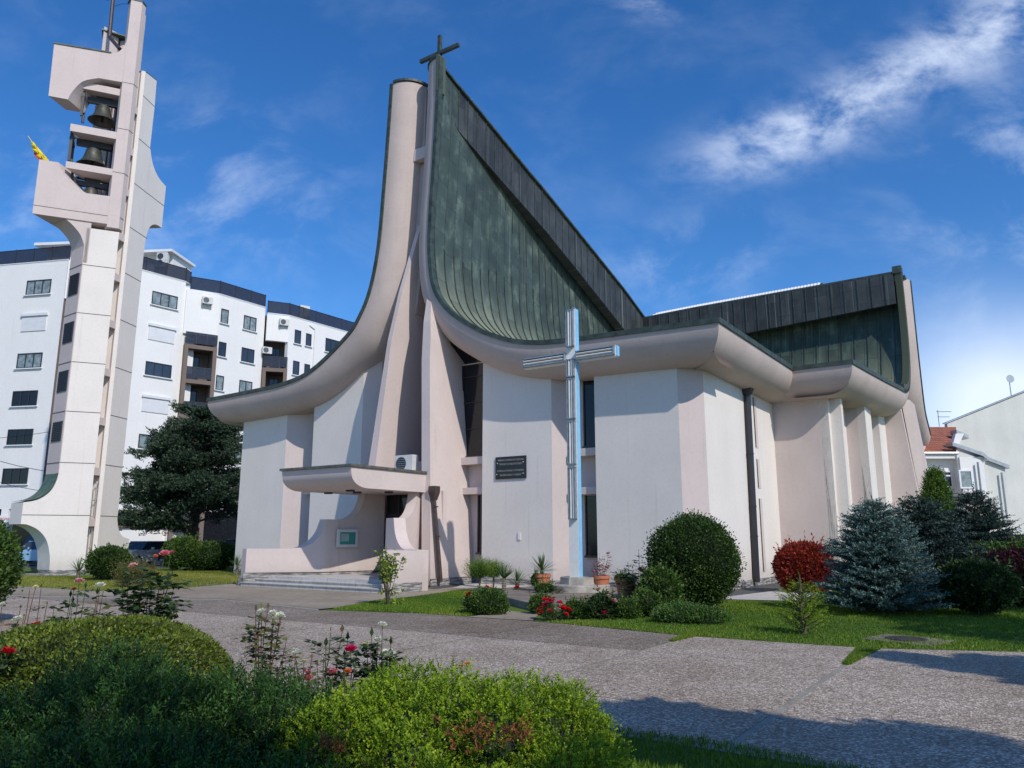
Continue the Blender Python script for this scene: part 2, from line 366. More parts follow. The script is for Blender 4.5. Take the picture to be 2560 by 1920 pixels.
def fnAL(x, z, y):
    k = (interp(RID, y)-.4-7.75)/(20.3-7.75); return (x+.02, y, 7.82+(z-7.75)*k)
sheet(LC, stA, fnAL, 'copper_roof', M['copper'])
stB = list(np.arange(-4.4, XT, .62))+[XT]
def fnB(y, z, x):
    k = 1-.04*max(0, (XT-x))/14
    tuck = .45*max(0, min(1, (z-9.7)/3))
    e = 9.75+(XT-9.75)*min(1, (y-6.92)/7.0)
    return (min(x, e), y+.02+tuck, 7.80+(z-7.75)*k)
sheet(TN, stB, fnB, 'copper_roof', M['copper_side'], foot=True)
gp = [q for q in near_t if q[0].z > 7.79]
trim(gp, 'gable_coping', M['copper_side'], wd=.12, ht=.36)
MB().b2(10.02, 10.42, 17.45, 17.95, 14.1, 14.45).build('spire_cap', M['copper_trim'], church)
sheet(TF[::-1], stB, lambda y, z, x: (min(x, XT+.15-.085*(y-19.75)), y, 7.80+(z-7.75)), 'copper_roof', M['copper'], foot=True)
stC = list(np.arange(-19.2, -4.4, .62))
sheet(TN, stC, lambda y, z, x: (x, y, 7.80+(z-7.75)*.96), 'copper_roof', M['copper'], foot=True)
# --- upper bands (dark, overhanging)
def band(ptsT, ptsB, name, out, parent=church, seam=.62, mt='copper_dark', lab=None):
    """ptsT/ptsB top and bottom edge points, out: outward offset function per index"""
    b = MB(); n = len(ptsT); L = [0]
    for i in range(1, n): L.append(L[-1]+(Vector(ptsT[i])-Vector(ptsT[i-1])).length)
    for i in range(n): b.v += [tuple(Vector(ptsB[i])+out(i)), tuple(Vector(ptsT[i])+out(i)), tuple(ptsT[i]), tuple(ptsB[i])]
    for i in range(n-1):
        a = i*4
        for k in range(4):
            b.f.append((a+k, a+(k+1) % 4, a+4+(k+1) % 4, a+4+k))
    b.f += [(0, 1, 2, 3), (4*n-1, 4*n-2, 4*n-3, 4*n-4)]
    o = b.build(name, M[mt], parent); me = o.data; ul = me.uv_layers.new(name='UVMap')
    for lp in me.loops:
        i, k = divmod(lp.vertex_index, 4); z = me.vertices[lp.vertex_index].co.z
        ul.data[lp.index].uv = (20+z, L[i])
    if lab: o['label'] = lab
    return o
ys = [-.9]+list(np.arange(-.5, 17.9, .5))+[17.95]
oA = lambda i: Vector((.03+.30*min(1, max(0, (ys[i]+.2)/7)), 0, 0))
bA = band([(-3.4, y, interp(RID, y)) for y in ys], [(-3.4-.25, y, interp(CRE, y)) for y in ys], 'ridge_band', lambda i: oA(i)+Vector((.0, 0, 0)))
# slope the outer face to be plumb at x=-3.0
for v in bA.data.vertices:
    i, k = divmod(v.index, 4)
    if k in (0, 1): v.co.x = -3.33+(.18*min(1, max(0, (ys[i]+.2)/7)))
r = MB()
y = -.2
while y < 17.8:
    xo = -3.33+.18*min(1, max(0, (y+.2)/7)); r.b2(xo, xo+.035, y, y+.03, interp(CRE, y)+.01, interp(RID, y)); y += .62
r.build('standing_seam', M['copper_trim'], bA)
def copper_cap(pts, name='ridge_flashing', w=.13):
    b = MB()
    for (p, q) in zip(pts, pts[1:]):
        p, q = Vector(p), Vector(q); d = (q-p); n_ = Vector((d.y, -d.x, 0)).normalized()*w
        b.add([p-n_, p+n_, q+n_, q-n_]+[v+Vector((0, 0, .09)) for v in (p-n_, p+n_, q+n_, q-n_)], [(0, 1, 2, 3), (7, 6, 5, 4), (0, 4, 5, 1), (1, 5, 6, 2), (2, 6, 7, 3), (3, 7, 4, 0)])
    return b.build(name, M['copper_trim'], church)
copper_cap([(-3.34+.18*min(1, max(0, (y+.2)/7)), y, interp(RID, y)) for y in ys])
xs = list(np.arange(-4.2, 9.9, .55))+[10.05]
RB = [(-4.2, 13.95), (0, 14.05), (10.1, 14.12)]; CBn = [(-4.2, 12.15), (2.5, 12.2), (10.1, 12.6)]
bB = band([(x, 17.72, interp(RB, x)) for x in xs], [(x, 17.72, interp(CBn, x)) for x in xs], 'ridge_band', lambda i: Vector((0, -.24, 0)))
r = MB(); x = -4
while x < 9.9: r.b2(x, x+.03, 17.44, 17.48, interp(CBn, x)+.01, interp(RB, x)); x += .62
r.build('standing_seam', M['copper_trim'], bB)
copper_cap([(x, 17.6, interp(RB, x)) for x in xs])
# corrugated translucent skylight sheet along the transept ridge
b = MB(); nx = 60; prof = [(17.7, 0), (18.0, .28), (18.5, .42), (19.0, .42), (19.5, .28), (19.8, 0)]
X0, X1 = -3.4, 6.6
for i in range(nx*4+1):
    x = X0+(X1-X0)*i/(nx*4); zz = .05*math.sin(i*math.pi/2)
    for y, z in prof: b.v.append((x, y, interp(RB, x)+.05+z*min(1, (i+2)/24)+zz))
for i in range(nx*4):
    for k in range(5): a = i*6+k; b.f.append((a, a+1, a+7, a+6))
o = b.build('skylight', M['white_paint'], church, smooth=True)
# spires' copper backs + roof of the gap between the halves
b = MB(); b.b2(-3.30, -3.17, -1.06, -.6, 19.0, 20.6)
b.build('spire_cap', M['copper'], church)
def hood(cx, sgn, z0, z1, back=YF+.5):   # thin curved coping over the round front of a spire
    b = MB(); n = 9; top = []
    for k in range(n+1):
        an = k/n*math.pi/2; top.append((cx-sgn*(math.sin(an)*1.04), YF-.05+1.04*(1-math.cos(an))))
    top += [(cx-sgn*1.04, .05), (cx, back)]
    if sgn < 0: top = top[::-1]
    b.prism([(x, y, z0+(z1-z0)*(abs(x-cx))) for x, y in top], (0, 0, .1)); return b
hood(-3.27, 1, 20.5, 20.5).build('spire_coping', M['copper_trim'], church)
hood(-5.65, -1, 20.22, 20.22, .05).build('spire_coping', M['copper_trim'], church)
# inner web walls of the spires, tie beam
b = MB()
b.prism([(-3.66, -.08, 10.3), (-3.66, -.08, 20.2), (-4.26, -.08, 20.2), (-4.22, -.08, 12), (-3.8, -.08, 10.3)], (0, 1.9, 0))
b.prism([(-5.4, -.08, 10.3), (-4.9, -.08, 10.3), (-4.66, -.08, 12), (-4.64, -.08, 20.1), (-5.4, -.08, 20.1)], (0, 1.9, 0))
b.build('spire_web', M['fascia'], church)
MB().b2(-4.9, -4.0, -.45, -.15, 16.7, 17.2).build('tie_beam', M['pink'], church)

# transept spire cap
b = MB(); b.b2(9.35, 10.40, 18.85, 19.78, 14.24, 14.36); b.build('spire_coping', M['copper_trim'], church)
b = MB(); b.b2(9.3, 9.5, 18.75, 19.3, 6, 14.0); b.build('spire_web', M['fascia'], church)
# --- roof cross
b = MB(); b.b2(-3.62, -3.48, -.62, -.48, 20.2, 21.85); b.b2(-4.58, -3.62, -.62, -.48, 20.98, 21.12); b.b2(-3.48, -2.55, -.62, -.48, 20.98, 21.12)
b.build('rooftop_cross', M['copper_trim'], church)
# --- walls
def zr(curve, x):       # height of a rim curve above local x
    if x < min(q[0] for q in curve): return 99
    best = None
    for (a, c), (d, e) in zip(curve, curve[1:]):
        if min(a, d) <= x <= max(a, d) and abs(d-a) > 1e-6:
            z = c+(e-c)*(x-a)/(d-a); best = z if best is None else min(best, z)
    return best if best is not None else 7.7
def top_at(x): return min(zr(RC, x) if x > -3.3 else zr(LC, x) if x < -6 else 13, 13.0)-.45
def wall(x0, y0, x1, y1, mt, z0=.2, th=.3, top=None, name='wall'):
    """wall panel between two plan points, front face on the line, thickness behind, top follows the roof"""
    p, q = Vector((x0, y0, 0)), Vector((x1, y1, 0)); d = (q-p).normalized(); n_ = Vector((-d.y, d.x, 0))*th
    k = max(1, int((q-p).length/.4)); b = MB(); tops = []
    for i in range(k+1):
        w_ = p+(q-p)*i/k; tops.append((w_.x, w_.y, (top if top else top_at(w_.x))))
    poly = [(x0, y0, z0), (x1, y1, z0)]+tops[::-1]
    b.prism(poly, n_); return b.build(name, M[mt], church)
def base(x0, y0, x1, y1, z0=-.05, z1=.2):
    p, q = Vector((x0, y0, 0)), Vector((x1, y1, 0)); d = (q-p).normalized(); n_ = Vector((-d.y, d.x, 0))
    p = p-n_*.03; q = q-n_*.03
    MB().prism([(p.x, p.y, z0), (q.x, q.y, z0), (q.x, q.y, z1), (p.x, p.y, z1)], n_*.3).build('stone_base', M['stone'], church)
def panel(x0, y0, x1, y1, mt, **k): wall(x0, y0, x1, y1, mt, **k); base(x0, y0, x1, y1)
# front, right half
panel(-1.62, 0, 1.31, 0, 'white')
wall(1.312, 0, 2.0, .62, 'pink'); base(1.3, 0, 2.0, .62)
wall(2.0, .62, 3.0, .62, 'pink'); base(2.0, .62, 3.0, .62)
panel(2.98, 0, 5.9, 0, 'white')
panel(5.902, 0, 6.55, .5, 'pink')
panel(6.55, .502, 6.55, 7.9, 'white')
# transept zigzag
panel(6.3, 7.9, 8.6, 7.9, 'pink'); panel(8.602, 7.9, 8.602, 8.7, 'white')
panel(7.9, 8.7, 8.0, 10.4, 'pink'); MB().b2(8.02, 8.58, 8.72, 10.38, 0, .15).build('stone_base', M['stone'], church)
panel(8.6, 10.35, 8.6, 10.9, 'white'); panel(8.4, 10.9, 9.35, 10.9, 'pink'); panel(9.352, 10.9, 9.352, 12.2, 'white')
panel(8.75, 12.2, 8.8, 14.0, 'pink'); panel(9.35, 14.0, 9.35, 15.6, 'white')
# recess behind white a1: lintels
for z0, z1 in ((4.05, 4.4), (2.95, 3.2)):
    MB().b2(8.05, 8.5, 8.7, 10.4, z0, z1).build('recess_beam', M['pink'], church)
for z0, z1 in ((4.5, 6.8), (.9, 2.9)):
    g = MB().b2(8.02, 8.06, 9.0, 10.2, z0, z1).build('window', M['dark_glass'], church); MB().b2(8.0, 8.3, 8.9, 10.3, z0-.08, z0).build('sill', M['dark_brown_metal'], g)
MB().b2(8.0, 9.0, 13.9, 14.0, 0, 7).build('wall', M['pink'], church)
MB().b2(7.9, 8.6, 10.36, 10.4, .2, 7).build('wall', M['pink'], church)
# transept gable pilaster (battered)
b = MB(); b.prism([(9.3, 15.6, 0), (10.75, 15.6, 0), (10.35, 15.6, 4), (10.02, 15.6, 7.5), (9.3, 15.6, 7.5)], (0, 2.4, 0)); b.build('buttress', M['pink'], church)
b = MB(); b.prism([(10.75, 15.9, 0), (11.2, 16.3, 0), (10.7, 16.3, 4), (10.35, 16.3, 7.7), (10.05, 15.9, 7.7), (10.35, 15.9, 4)], (0, 1.6, 0)); b.build('buttress', M['fascia'], church)
b = MB(); b.b2(10.4, 11.5, 16.6, 18.8, 3.0, 3.25); b.build('side_canopy', M['dark_brown_metal'], church)
MB().b2(9.0, 9.3, 15.6, 31, 0, 8).build('wall', M['pink'], church)
# front recess windows
def window_col(xa, xb, yb, specs, beams, slope=0):
    for z0, z1 in specs:
        g = MB().prism([(xa-slope*(z0), yb, z0), (xb, yb, z0), (xb, yb, z1), (xa-slope*(z1), yb, z1)], (0, .05, 0)).build('window', M['dark_glass'], church)
        f = MB(); f.b2(xa-.06, xb+.04, yb-.12, yb, z0-.07, z0); f.build('sill', M['dark_brown_metal'], g)
        f = MB(); f.b2(xb-.02, xb+.03, yb-.04, yb, z0, z1); f.b2(xa-.05, xa, yb-.04, yb, z0, z1)
        if z1-z0 > 2.5:
            zz = z0+1.0
            while zz < z1-.4: f.b2(xa, xb, yb-.03, yb, zz, zz+.04); zz += 1.0
        f.build('window_frame', M['black_metal'], g)
    for z0, z1 in beams: MB().b2(xa-.35, xb+.2, yb-.40, yb-.003, z0, z1).build('recess_beam', M['pink'], church)
wall(-3.1, .55, -1.6, .55, 'pink', top=8.1); base(-2.4, .55, -1.6, .55)
window_col(-2.95, -1.76, .54, [(4.55, 8.05)], [(4.2, 4.47), (3.12, 3.36)]); window_col(-2.15, -1.76, .54, [(1.05, 3.1)], [])
window_col(2.28, 2.78, .61, [(4.6, 6.9), (1.0, 2.95)], [(4.25, 4.5), (2.98, 3.22)])
# side wall slots (deep reveals on the side wall)
for z0, z1 in ((4.75, 6.6), (3.3, 4.35), (.4, 2.95)):
    MB().b2(6.54, 6.565, 5.42, 5.78, z0, z1).build('window', M['pink'], church)
    MB().b2(6.56, 6.575, 5.42, 5.50, z0+.02, z1-.02).build('window', M['dark_glass'], church)
# front, left half
panel(-15.45, 0, -12.4, 0, 'white'); panel(-12.4, .002, -11.35, .85, 'pink'); panel(-11.4, .85, -10.6, .85, 'pink')
panel(-10.66, 0, -7.75, 0, 'white'); panel(-7.75, .002, -7.1, .4, 'pink'); panel(-7.1, .75, -5.5, .75, 'pink', top=9.8)
window_col(-11.25, -10.8, .84, [(4.1, 6.9), (.9, 3.0)], [(3.4, 3.9)])
panel(-15.45, 8, -15.45, .003, 'white')
MB().b2(-15.4, 9, 8.2, 8.5, 0, 8).build('wall', M['white'], church); MB().b2(-19, -15.4, 8.1, 8.4, 0, 8).build('wall', M['pink'], church)
# entrance blades: narrow fronts, deep sides, splaying outwards and forwards towards the ground
def blade(xl, xr, yft, ybt):
    zs = sorted({q[0] for q in yft+ybt}); b = MB()
    for z in zs:
        yf, yb = interp(yft, z), interp(ybt, z); a, c = interp(xl, z), interp(xr, z); b.v += [(a, yf, z), (c, yf, z), (c, yb, z), (a, yb, z)]
    for i in range(len(zs)-1):
        for k in range(4): q = i*4+k; p_ = i*4+(k+1) % 4; b.f.append((q, p_, p_+4, q+4))
    b.f += [(3, 2, 1, 0), (len(b.v)-4, len(b.v)-3, len(b.v)-2, len(b.v)-1)]
    return b.build('blade', M['pink'], church)
blade([(0, -2.72), (12.3, -3.80)], [(0, -2.33), (9, -3.12), (11.2, -3.56)], [(0, -1.9), (8, -1.36), (9.5, -1.15), (11.2, -.72)], [(0, .7), (8.2, .7), (8.8, -.1), (11.2, -.45)])
blade([(0, -6.10), (5, -5.63), (10, -5.13), (12.3, -5.0), (14.5, -4.92)], [(0, -5.60), (5, -5.28), (10, -4.97), (12.3, -4.80), (14.5, -4.72)], [(0, -1.9), (9, -1.29), (11, -.92), (12.6, -.48), (14.5, .05)], [(0, 2.0), (9, 2.0), (14.5, 1.2)])
MB().b2(-3.45, -2.5, -1.1, -.9, .2, 3.2).build('wall', M['pink'], church)
MB().b2(-5.4, -3.15, 1.9, 1.95, 3.7, 9.4).build('tall_window', M['dark_glass'], church)
MB().b2(-5.2, -3.1, -.6, -.3, 3.75, 4.35).build('window_sill', M['pink'], church)
dr = MB().b2(-5.3, -3.45, -1.0, -.95, .3, 3.14).build('entrance_door', M['dark_glass'], church)
b = MB()
for x in (-5.24, -4.66, -4.08, -3.54): b.b2(x-.03, x+.03, -1.03, -1.0, .3, 3.1)
b.b2(-5.24, -3.54, -1.03, -1.0, 2.35, 2.41); b.build('door_frame', M['black_metal'], dr)
# canopy
b = MB(); pr = [(-4.68, 3.85)]+[(-4.68+.78*(1-math.cos(t/8*math.pi/2)), 3.85-.72*math.sin(t/8*math.pi/2)) for t in range(1, 9)]+[(-.9, 3.12), (-.9, 3.85)]
pr = [(-4.7, 3.62) if i == 0 else q for i, q in enumerate(pr)]
pr = [(-5.22, 3.76), (-5.19, 3.56)]+[(-5.19+.72*(1-math.cos(t/8*math.pi/2)), 3.56-.44*math.sin(t/8*math.pi/2)) for t in range(1, 9)]+[(-1.0, 3.12), (-1.0, 3.76)]
b.prism([(-6.12, y, z) for y, z in pr], (3.27, 0, 0)); can = b.build('entrance_canopy', M['pink'], church, auto=30)
b = MB(); b.b2(-6.18, -2.79, -5.28, -5.12, 3.765, 3.845); b.b2(-2.93, -2.79, -5.12, -1.25, 3.765, 3.845); b.b2(-6.18, -6.04, -5.12, -1.25, 3.765, 3.845); b.build('coping', M['copper_edge'], can)
for x, y in ((-5.6, -3.6), (-4.5, -3.3), (-3.9, -4.2), (-3.5, -2.8)):
    MB().b2(x-.13, x+.13, y-.08, y+.08, 3.06, 3.118).build('ceiling_light', M['black_metal'], can)
# steps and porch floor
def marble():
    m, t, b = newmat('grey_marble'); bk = t.nodes.new('ShaderNodeTexBrick'); bk.inputs['Scale'].default_value = 1; bk.offset = .5
    bk.inputs['Brick Width'].default_value = .62; bk.inputs['Row Height'].default_value = .32; bk.inputs['Mortar Size'].default_value = .006
    bk.inputs['Color1'].default_value = (.58, .54, .49, 1); bk.inputs['Color2'].default_value = (.66, .62, .57, 1); bk.inputs['Mortar'].default_value = (.2, .2, .2, 1)
    t.links.new(mapping(t), bk.inputs[0]); n = noise(t, 5, 6, .7)
    t.links.new(mixc(t, 1, bk.outputs[0], ramp(t, n, [(.35, (.72, .72, .72)), (.65, (1, 1, 1))]), 'MULTIPLY'), b.inputs['Base Color']); b.inputs['Roughness'].default_value = .8; b.inputs['Specular IOR Level'].default_value = .2; return m
M['marble'] = marble()
MB().zprism([(-7.55, -5.5), (-1.08, -5.5), (-1.3, -5.2), (-2.85, -3.7), (-3.4, -1), (-5.3, -1), (-5.9, -3.5)], -.05, .11).build('step', M['marble'], church)
MB().zprism([(-7.2, -5.2), (-1.35, -5.2), (-2.85, -3.7), (-3.4, -1), (-5.3, -1), (-5.9, -3.5)], .112, .215).build('step', M['marble'], church)
MB().zprism([(-6.9, -4.9), (-1.65, -4.9), (-2.85, -3.7), (-3.4, -1), (-5.3, -1), (-5.9, -3.5)], .218, .32).build('porch_floor', M['marble'], church)
b = MB(); b.b2(-7.57, -1.03, -5.53, -5.2, .10, .125); b.b2(-7.22, -1.18, -5.23, -4.95, .205, .23); b.build('step_nosing', M['marble'], church)
# wing walls with two-tier curved tops
def wing(inner, outer, name='wing_wall'):
    """inner/outer: plan polylines (same length sampling) from front end to the door"""
    def at(pl, y):
        for (a, b_), (c, d) in zip(pl, pl[1:]):
            if min(b_, d) <= y <= max(b_, d): return a+(c-a)*(y-b_)/(d-b_)
        return pl[-1][0]
    def h(y):
        if y < -4.3: return 1.21
        if y < -3.5: t = (y+4.3)/.8; return 1.21+.99*(1-math.sqrt(max(0, 1-t*t)))
        if y < -2.85: return 2.2
        if y < -2.0: t = (y+2.85)/.85; return 2.2+1.0*(1-math.sqrt(max(0, 1-t*t)))
        return 3.2
    ysl = [inner[0][1]]
    y = ysl[0]
    while y < inner[-1][1]-.06: y += .06; ysl.append(round(y, 3))
    b = MB()
    for y in ysl:
        a, c = at(inner, y), at(outer, max(outer[0][1], min(outer[-1][1], y)))
        b.v += [(a, y, 0.0), (a, y, h(y)), (c, max(y, outer[0][1]), h(y)), (c, max(y, outer[0][1]), 0.0)]
    for i in range(len(ysl)-1):
        for k in range(4): q = i*4+k; p_ = i*4+(k+1) % 4; b.f.append((q, q+4, p_+4, p_))
    n = len(b.v); b.f += [(0, 1, 2, 3), (n-1, n-2, n-3, n-4)]
    return b.build(name, M['pink'], church, auto=30)
wing([(-7.42, -5.45), (-5.75, -3.5), (-5.25, -1.1)], [(-7.70, -5.40), (-6.05, -3.4), (-5.6, -1.1)])
def wing2(pl, th, hs):
    b = MB(); n = len(pl)
    for (x, y), z in zip(pl, hs):
        b.v += [(x, y, 0), (x, y, z), (x+th[0], y+th[1], z), (x+th[0], y+th[1], 0)]
    for i in range(n-1):
        for k in range(4): q = i*4+k; p_ = i*4+(k+1) % 4; b.f.append((q, q+4, p_+4, p_))
    m_ = len(b.v); b.f += [(0, 1, 2, 3), (m_-1, m_-2, m_-3, m_-4)]
    return b.build('wing_wall', M['pink'], church, auto=30)
A_ = [(-2.92+(t*.1)*1.98, -3.5-(t*.1)*.72) for t in range(11)]
hA_ = [2.2, 2.2, 2.2]+[2.2-1.0*math.sqrt(max(0, 1-(1-(t-2.5)/4.2)**2)) if t < 6.8 else 1.2 for t in range(3, 11)]
hA_ = [2.2 if t < 2.6 else (1.21 if t > 6.7 else 1.21+.99*(1-math.sqrt(max(0, 1-((6.7-t)/4.1)**2)))) for t in np.arange(0, 10.01, .5)]
A_ = [(-2.92+(t*.1)*1.98, -3.5-(t*.1)*.72) for t in np.arange(0, 10.01, .5)]
wing2(A_, (.12, .42), hA_)
B_ = [(-3.6+.68*k, -1.1-2.4*k) for k in np.linspace(0, 1, 30)]
hB_ = [3.2 if y > -2.0 else (2.2 if y < -2.85 else 2.2+1.0*(1-math.sqrt(max(0, 1-((y+2.85)/.85)**2)))) for x, y in B_]
wing2(B_, (.34, .08), hB_)
MB().zprism([(-1.04, -5.54), (-.80, -4.13), (-2.6, -3.55), (-2.9, -3.62)], 0, 1.2).build('parapet', M['pink'], church)
b = MB(); b.prism([(-7.46, -5.49, -.02), (-5.72, -3.5, .3), (-5.22, -1.15, .3), (-5.22, -1.15, .42), (-5.72, -3.5, .42), (-7.46, -5.49, .42)], (.03, -.02, 0)); b.build('stone_base', M['stone'], church)
b = MB(); b.prism([(-1.055, -5.58, -.02), (-.775, -4.12, -.02), (-.775, -4.12, .27), (-1.055, -5.58, .27)], (-.04, .01, 0)); b.prism([(-1.06, -5.575, -.02), (-1.5, -5.14, -.02), (-1.5, -5.14, .27), (-1.06, -5.575, .27)], (.01, .03, 0)); b.build('stone_base', M['stone'], church); MB().b2(-7.72, -7.43, -5.48, -5.3, -.02, .3).build('stone_base', M['stone'], church)
b = MB(); b.b2(-2.32, -2.28, -1.93, .5, -.02, .22); b.build('stone_base', M['stone'], church)
# --- drainpipes
def pipe(x0, y0, z1, x1, y1, name='downpipe', w=.16, zb=.12, mt='dark_brown_metal'):
    b = MB(); b.tube([(x0, y0, z1-.45), (x0, y0, z1-.52), (x1, y1, zb+.1), (x1, y1, zb)], w/2, 8)
    for z in (1.6, 2.6, 4.4):
        if z < z1-.6:
            k = (z1-z)/(z1-zb); b.tube([(x0+(x1-x0)*k, y0+(y1-y0)*k, z), (x0+(x1-x0)*k, y0+(y1-y0)*k, z+.04)], w/2+.015, 8)
    h = MB(); s = w*.9
    for z, q in ((z1-.48, .55), (z1-.22, 1.0), (z1, 1.0)):
        h.v += [(x0-s*q, y0-s*q, z), (x0+s*q, y0-s*q, z), (x0+s*q, y0+s*q, z), (x0-s*q, y0+s*q, z)]
    h.f += [(3, 2, 1, 0), (8, 9, 10, 11)]+[(i*4+k, i*4+(k+1) % 4, i*4+4+(k+1) % 4, i*4+4+k) for i in range(2) for k in range(4)]
    o = b.build(name, M[mt], church, auto=40); h.build('rainwater_head', M[mt], o); return o
pipe(-2.45, -1.66, 3.32, -2.16, -1.60)
pipe(6.68, 4.45, 7.0, 6.68, 4.25, w=.23, mt='black_metal')
# ------------------------------------------------------------------ ground
def flat(name, polys, z, mt, label=None, kind='structure'):
    b = MB()
    for p in polys: b.add([(q[0], q[1], z) for q in p], [tuple(range(len(p)))])
    o = b.build(name, mt); return tag(o, kind=kind)
def gmix(name, stops, sc1, sc2, rough=.95, bs=.3, bsc=60):
    m, t, b = newmat(name); b.inputs['Roughness'].default_value = rough; b.inputs['Specular IOR Level'].default_value = .25
    n = mixc(t, .5, noise(t, sc1, 6, .6), noise(t, sc2, 5, .7)); t.links.new(ramp(t, n, stops), b.inputs['Base Color'])
    bump(t, b, noise(t, bsc, 3, .7), bs); return m
M['soil_grass'] = gmix('lawn_ground', [(.35, (.05, .09, .012)), (.5, (.085, .15, .018)), (.65, (.15, .19, .03))], .6, 14, bs=.5)
M['asphalt'] = gmix('street_asphalt', [(.4, (.07, .07, .07)), (.6, (.12, .12, .115))], .3, 20)
M['smooth_conc'] = gmix('smooth_concrete', [(.38, (.22, .18, .13)), (.5, (.29, .24, .18)), (.62, (.37, .315, .25))], .45, 5, bs=.15, bsc=30)
M['pale_conc'] = gmix('pale_concrete', [(.35, (.42, .38, .33)), (.65, (.56, .53, .48))], 1.2, 8)
def gravel(name, tint=1.0, brown=0):
    m, t, b = newmat(name); v = mapping(t)
    vo = t.nodes.new('ShaderNodeTexVoronoi'); vo.inputs['Scale'].default_value = 46; vo.inputs['Randomness'].default_value = 1; t.links.new(v, vo.inputs[0])
    vo2 = t.nodes.new('ShaderNodeTexVoronoi'); vo2.inputs['Scale'].default_value = 85; t.links.new(v, vo2.inputs[0])
    sx = t.nodes.new('ShaderNodeSeparateXYZ'); t.links.new(vo.outputs['Color'], sx.inputs[0])
    sy = t.nodes.new('ShaderNodeSeparateXYZ'); t.links.new(vo2.outputs['Color'], sy.inputs[0])
    k = tint
    stone = ramp(t, sx.outputs[0], [(0, (.10*k, .08*k, .065*k)), (.35, (.20*k, .168*k, .142*k)), (.7, (.32*k, .28*k, .245*k)), (1, (.60*k, .56*k, .50*k))])
    st2 = ramp(t, sy.outputs[0], [(0, (.09*k, .072*k, .058*k)), (.5, (.24*k, .20*k, .165*k)), (1, (.46*k, .41*k, .35*k))])
    c = mixc(t, .35, stone, st2)
    edge = ramp(t, vo.outputs['Distance'], [(.0, (1, 1, 1)), (.4, (1, 1, 1)), (.7, (.55, .51, .47))])
    c = mixc(t, .8, c, edge, 'MULTIPLY')
    big = noise(t, .38, 6, .62); c = mixc(t, 1, c, ramp(t, big, [(.35, (.82-.1*brown, .75-.13*brown, .67-.17*brown)), (.62, (1.10, 1.06, 1.00))]), 'MULTIPLY')
    st = noise(t, 1.4, 5, .7); c = mixc(t, 1, c, ramp(t, st, [(.3, (.82, .79, .74)), (.5, (1, 1, 1))]), 'MULTIPLY')
    t.links.new(c, b.inputs['Base Color']); b.inputs['Roughness'].default_value = .85
    h = math_node(t, 'SUBTRACT', 1.0, vo.outputs['Distance']); bump(t, b, h, .8, .012); return m
M['gravel'] = gravel('exposed_aggregate', 1.62, 0); M['gravel_brown'] = gravel('worn_aggregate', 1.08, 1)
ground = flat('ground', [[(-300, -60), (300, -60), (300, 500), (-300, 500)]], -.03, M['asphalt'])
lawnpoly_L = [G(-400, 1462), G(61, 1466), G(230, 1479), G(430, 1474), G(606, 1457)]
g = lambda u, v: (G(u, v).x, G(u, v).y)
# lawns: left strip round the tower, wedge by the shrub, right lawn, near verge
flat('lawn', [[(-34, 27.5), g(61, 1466), g(230, 1479), g(430, 1474), g(606, 1457), (-9.7, 31), (-10.5, 42), (-34, 42)]], -.012, M['soil_grass'])
flat('lawn', [[g(800, 1524), g(884, 1516.5), g(940, 1503), g(1156, 1477), g(1185, 1476), (.2, 25.4), (6.0, 21.4), (8.6, 25.0), (16, 36), (40, 36), (40, 9.2), g(2560, 1627), g(2175, 1618), g(1730, 1588), g(1560, 1571), g(1364, 1553), g(1190, 1540), g(1010, 1530)]], -.012, M['soil_grass'])
flat('lawn', [[(-14, -8), (8, -8), (6.0, 2.2), (3.3, 5.2), (2.47, 5.87), (2.03, 6.22), (1.54, 6.64), (.78, 7.03), (-.6, 7.35), (-2.2, 7.7), (-3.6, 9.4), (-5.2, 10.2), (-14, 12)]], -.012, M['soil_grass'])
# paving: base sheet of weathered joint material, slabs on top
J1a, J1b = Vector((-6.03, 16.79, 0)), Vector((5.71, 9.09, 0)); ju = (J1b-J1a).normalized(); jn = Vector((-ju.y, ju.x, 0))
M['joint'] = gmix('joint_cement', [(.4, (.24, .22, .18)), (.6, (.36, .34, .29))], 2, 12)
flat('paving_base', [[(-40, 12), (-14, 11.5), (-5.2, 10), (-3.6, 9.2), (-2.2, 7.5), (.78, 6.9), (2.47, 5.75), (6, 2), (8, -8), (40, -8), (40, 11), g(2560, 1629), g(2175, 1620), g(1730, 1590), g(1364, 1555), g(1140, 1540), g(1000, 1531), g(800, 1530), (-9, 34), (-34, 27.4), (-60, 27)]], -.008, M['joint'])
def clip(poly, p, n_):      # keep side where (q-p).n >= 0
    out = []
    for i in range(len(poly)):
        a, b_ = Vector(poly[i]), Vector(poly[(i+1) % len(poly)]); da, db = (a-p).dot(n_), (b_-p).dot(n_)
        if da >= 0: out.append(a)
        if da*db < 0: out.append(a+(b_-a)*da/(da-db))
    return out
court = [Vector((x, y, 0)) for x, y in [(-40, 12.2), (-14, 11.7), (-5.1, 10.1), (-3.5, 9.3), (-2.1, 7.6), (.78, 7.0), (1.54, 6.6), (2.03, 6.2), (2.47, 5.85), (3.3, 5.1), (6, 2.1), (8, -8), (40, -8), (40, 9.1), g(2560, 1629), g(2175, 1620), g(1730, 1590), g(1364, 1555), g(1190, 1542), g(1140, 1534), g(1010, 1532), g(800, 1525), g(560, 1500), g(0, 1490), (-40, 24)]]
cj = [(-9.2, 1), (-.6, 1), (1.85, 1), (4.85, 1), (7.95, 1), (11, 1), (14, 1), (20, 1)]
rows = [(-30, -6.558), (-6.55, -3.248), (-3.24, -.008), (.008, 30)]
k = 0; cross_t = [-30, -16, -8.5, -4.9, -.55, 2.9, 5.95, 9.2, 12.4, 15.6, 19, 40]
polysA, polysB = [], []
O = Vector((0, 0, 0)); 
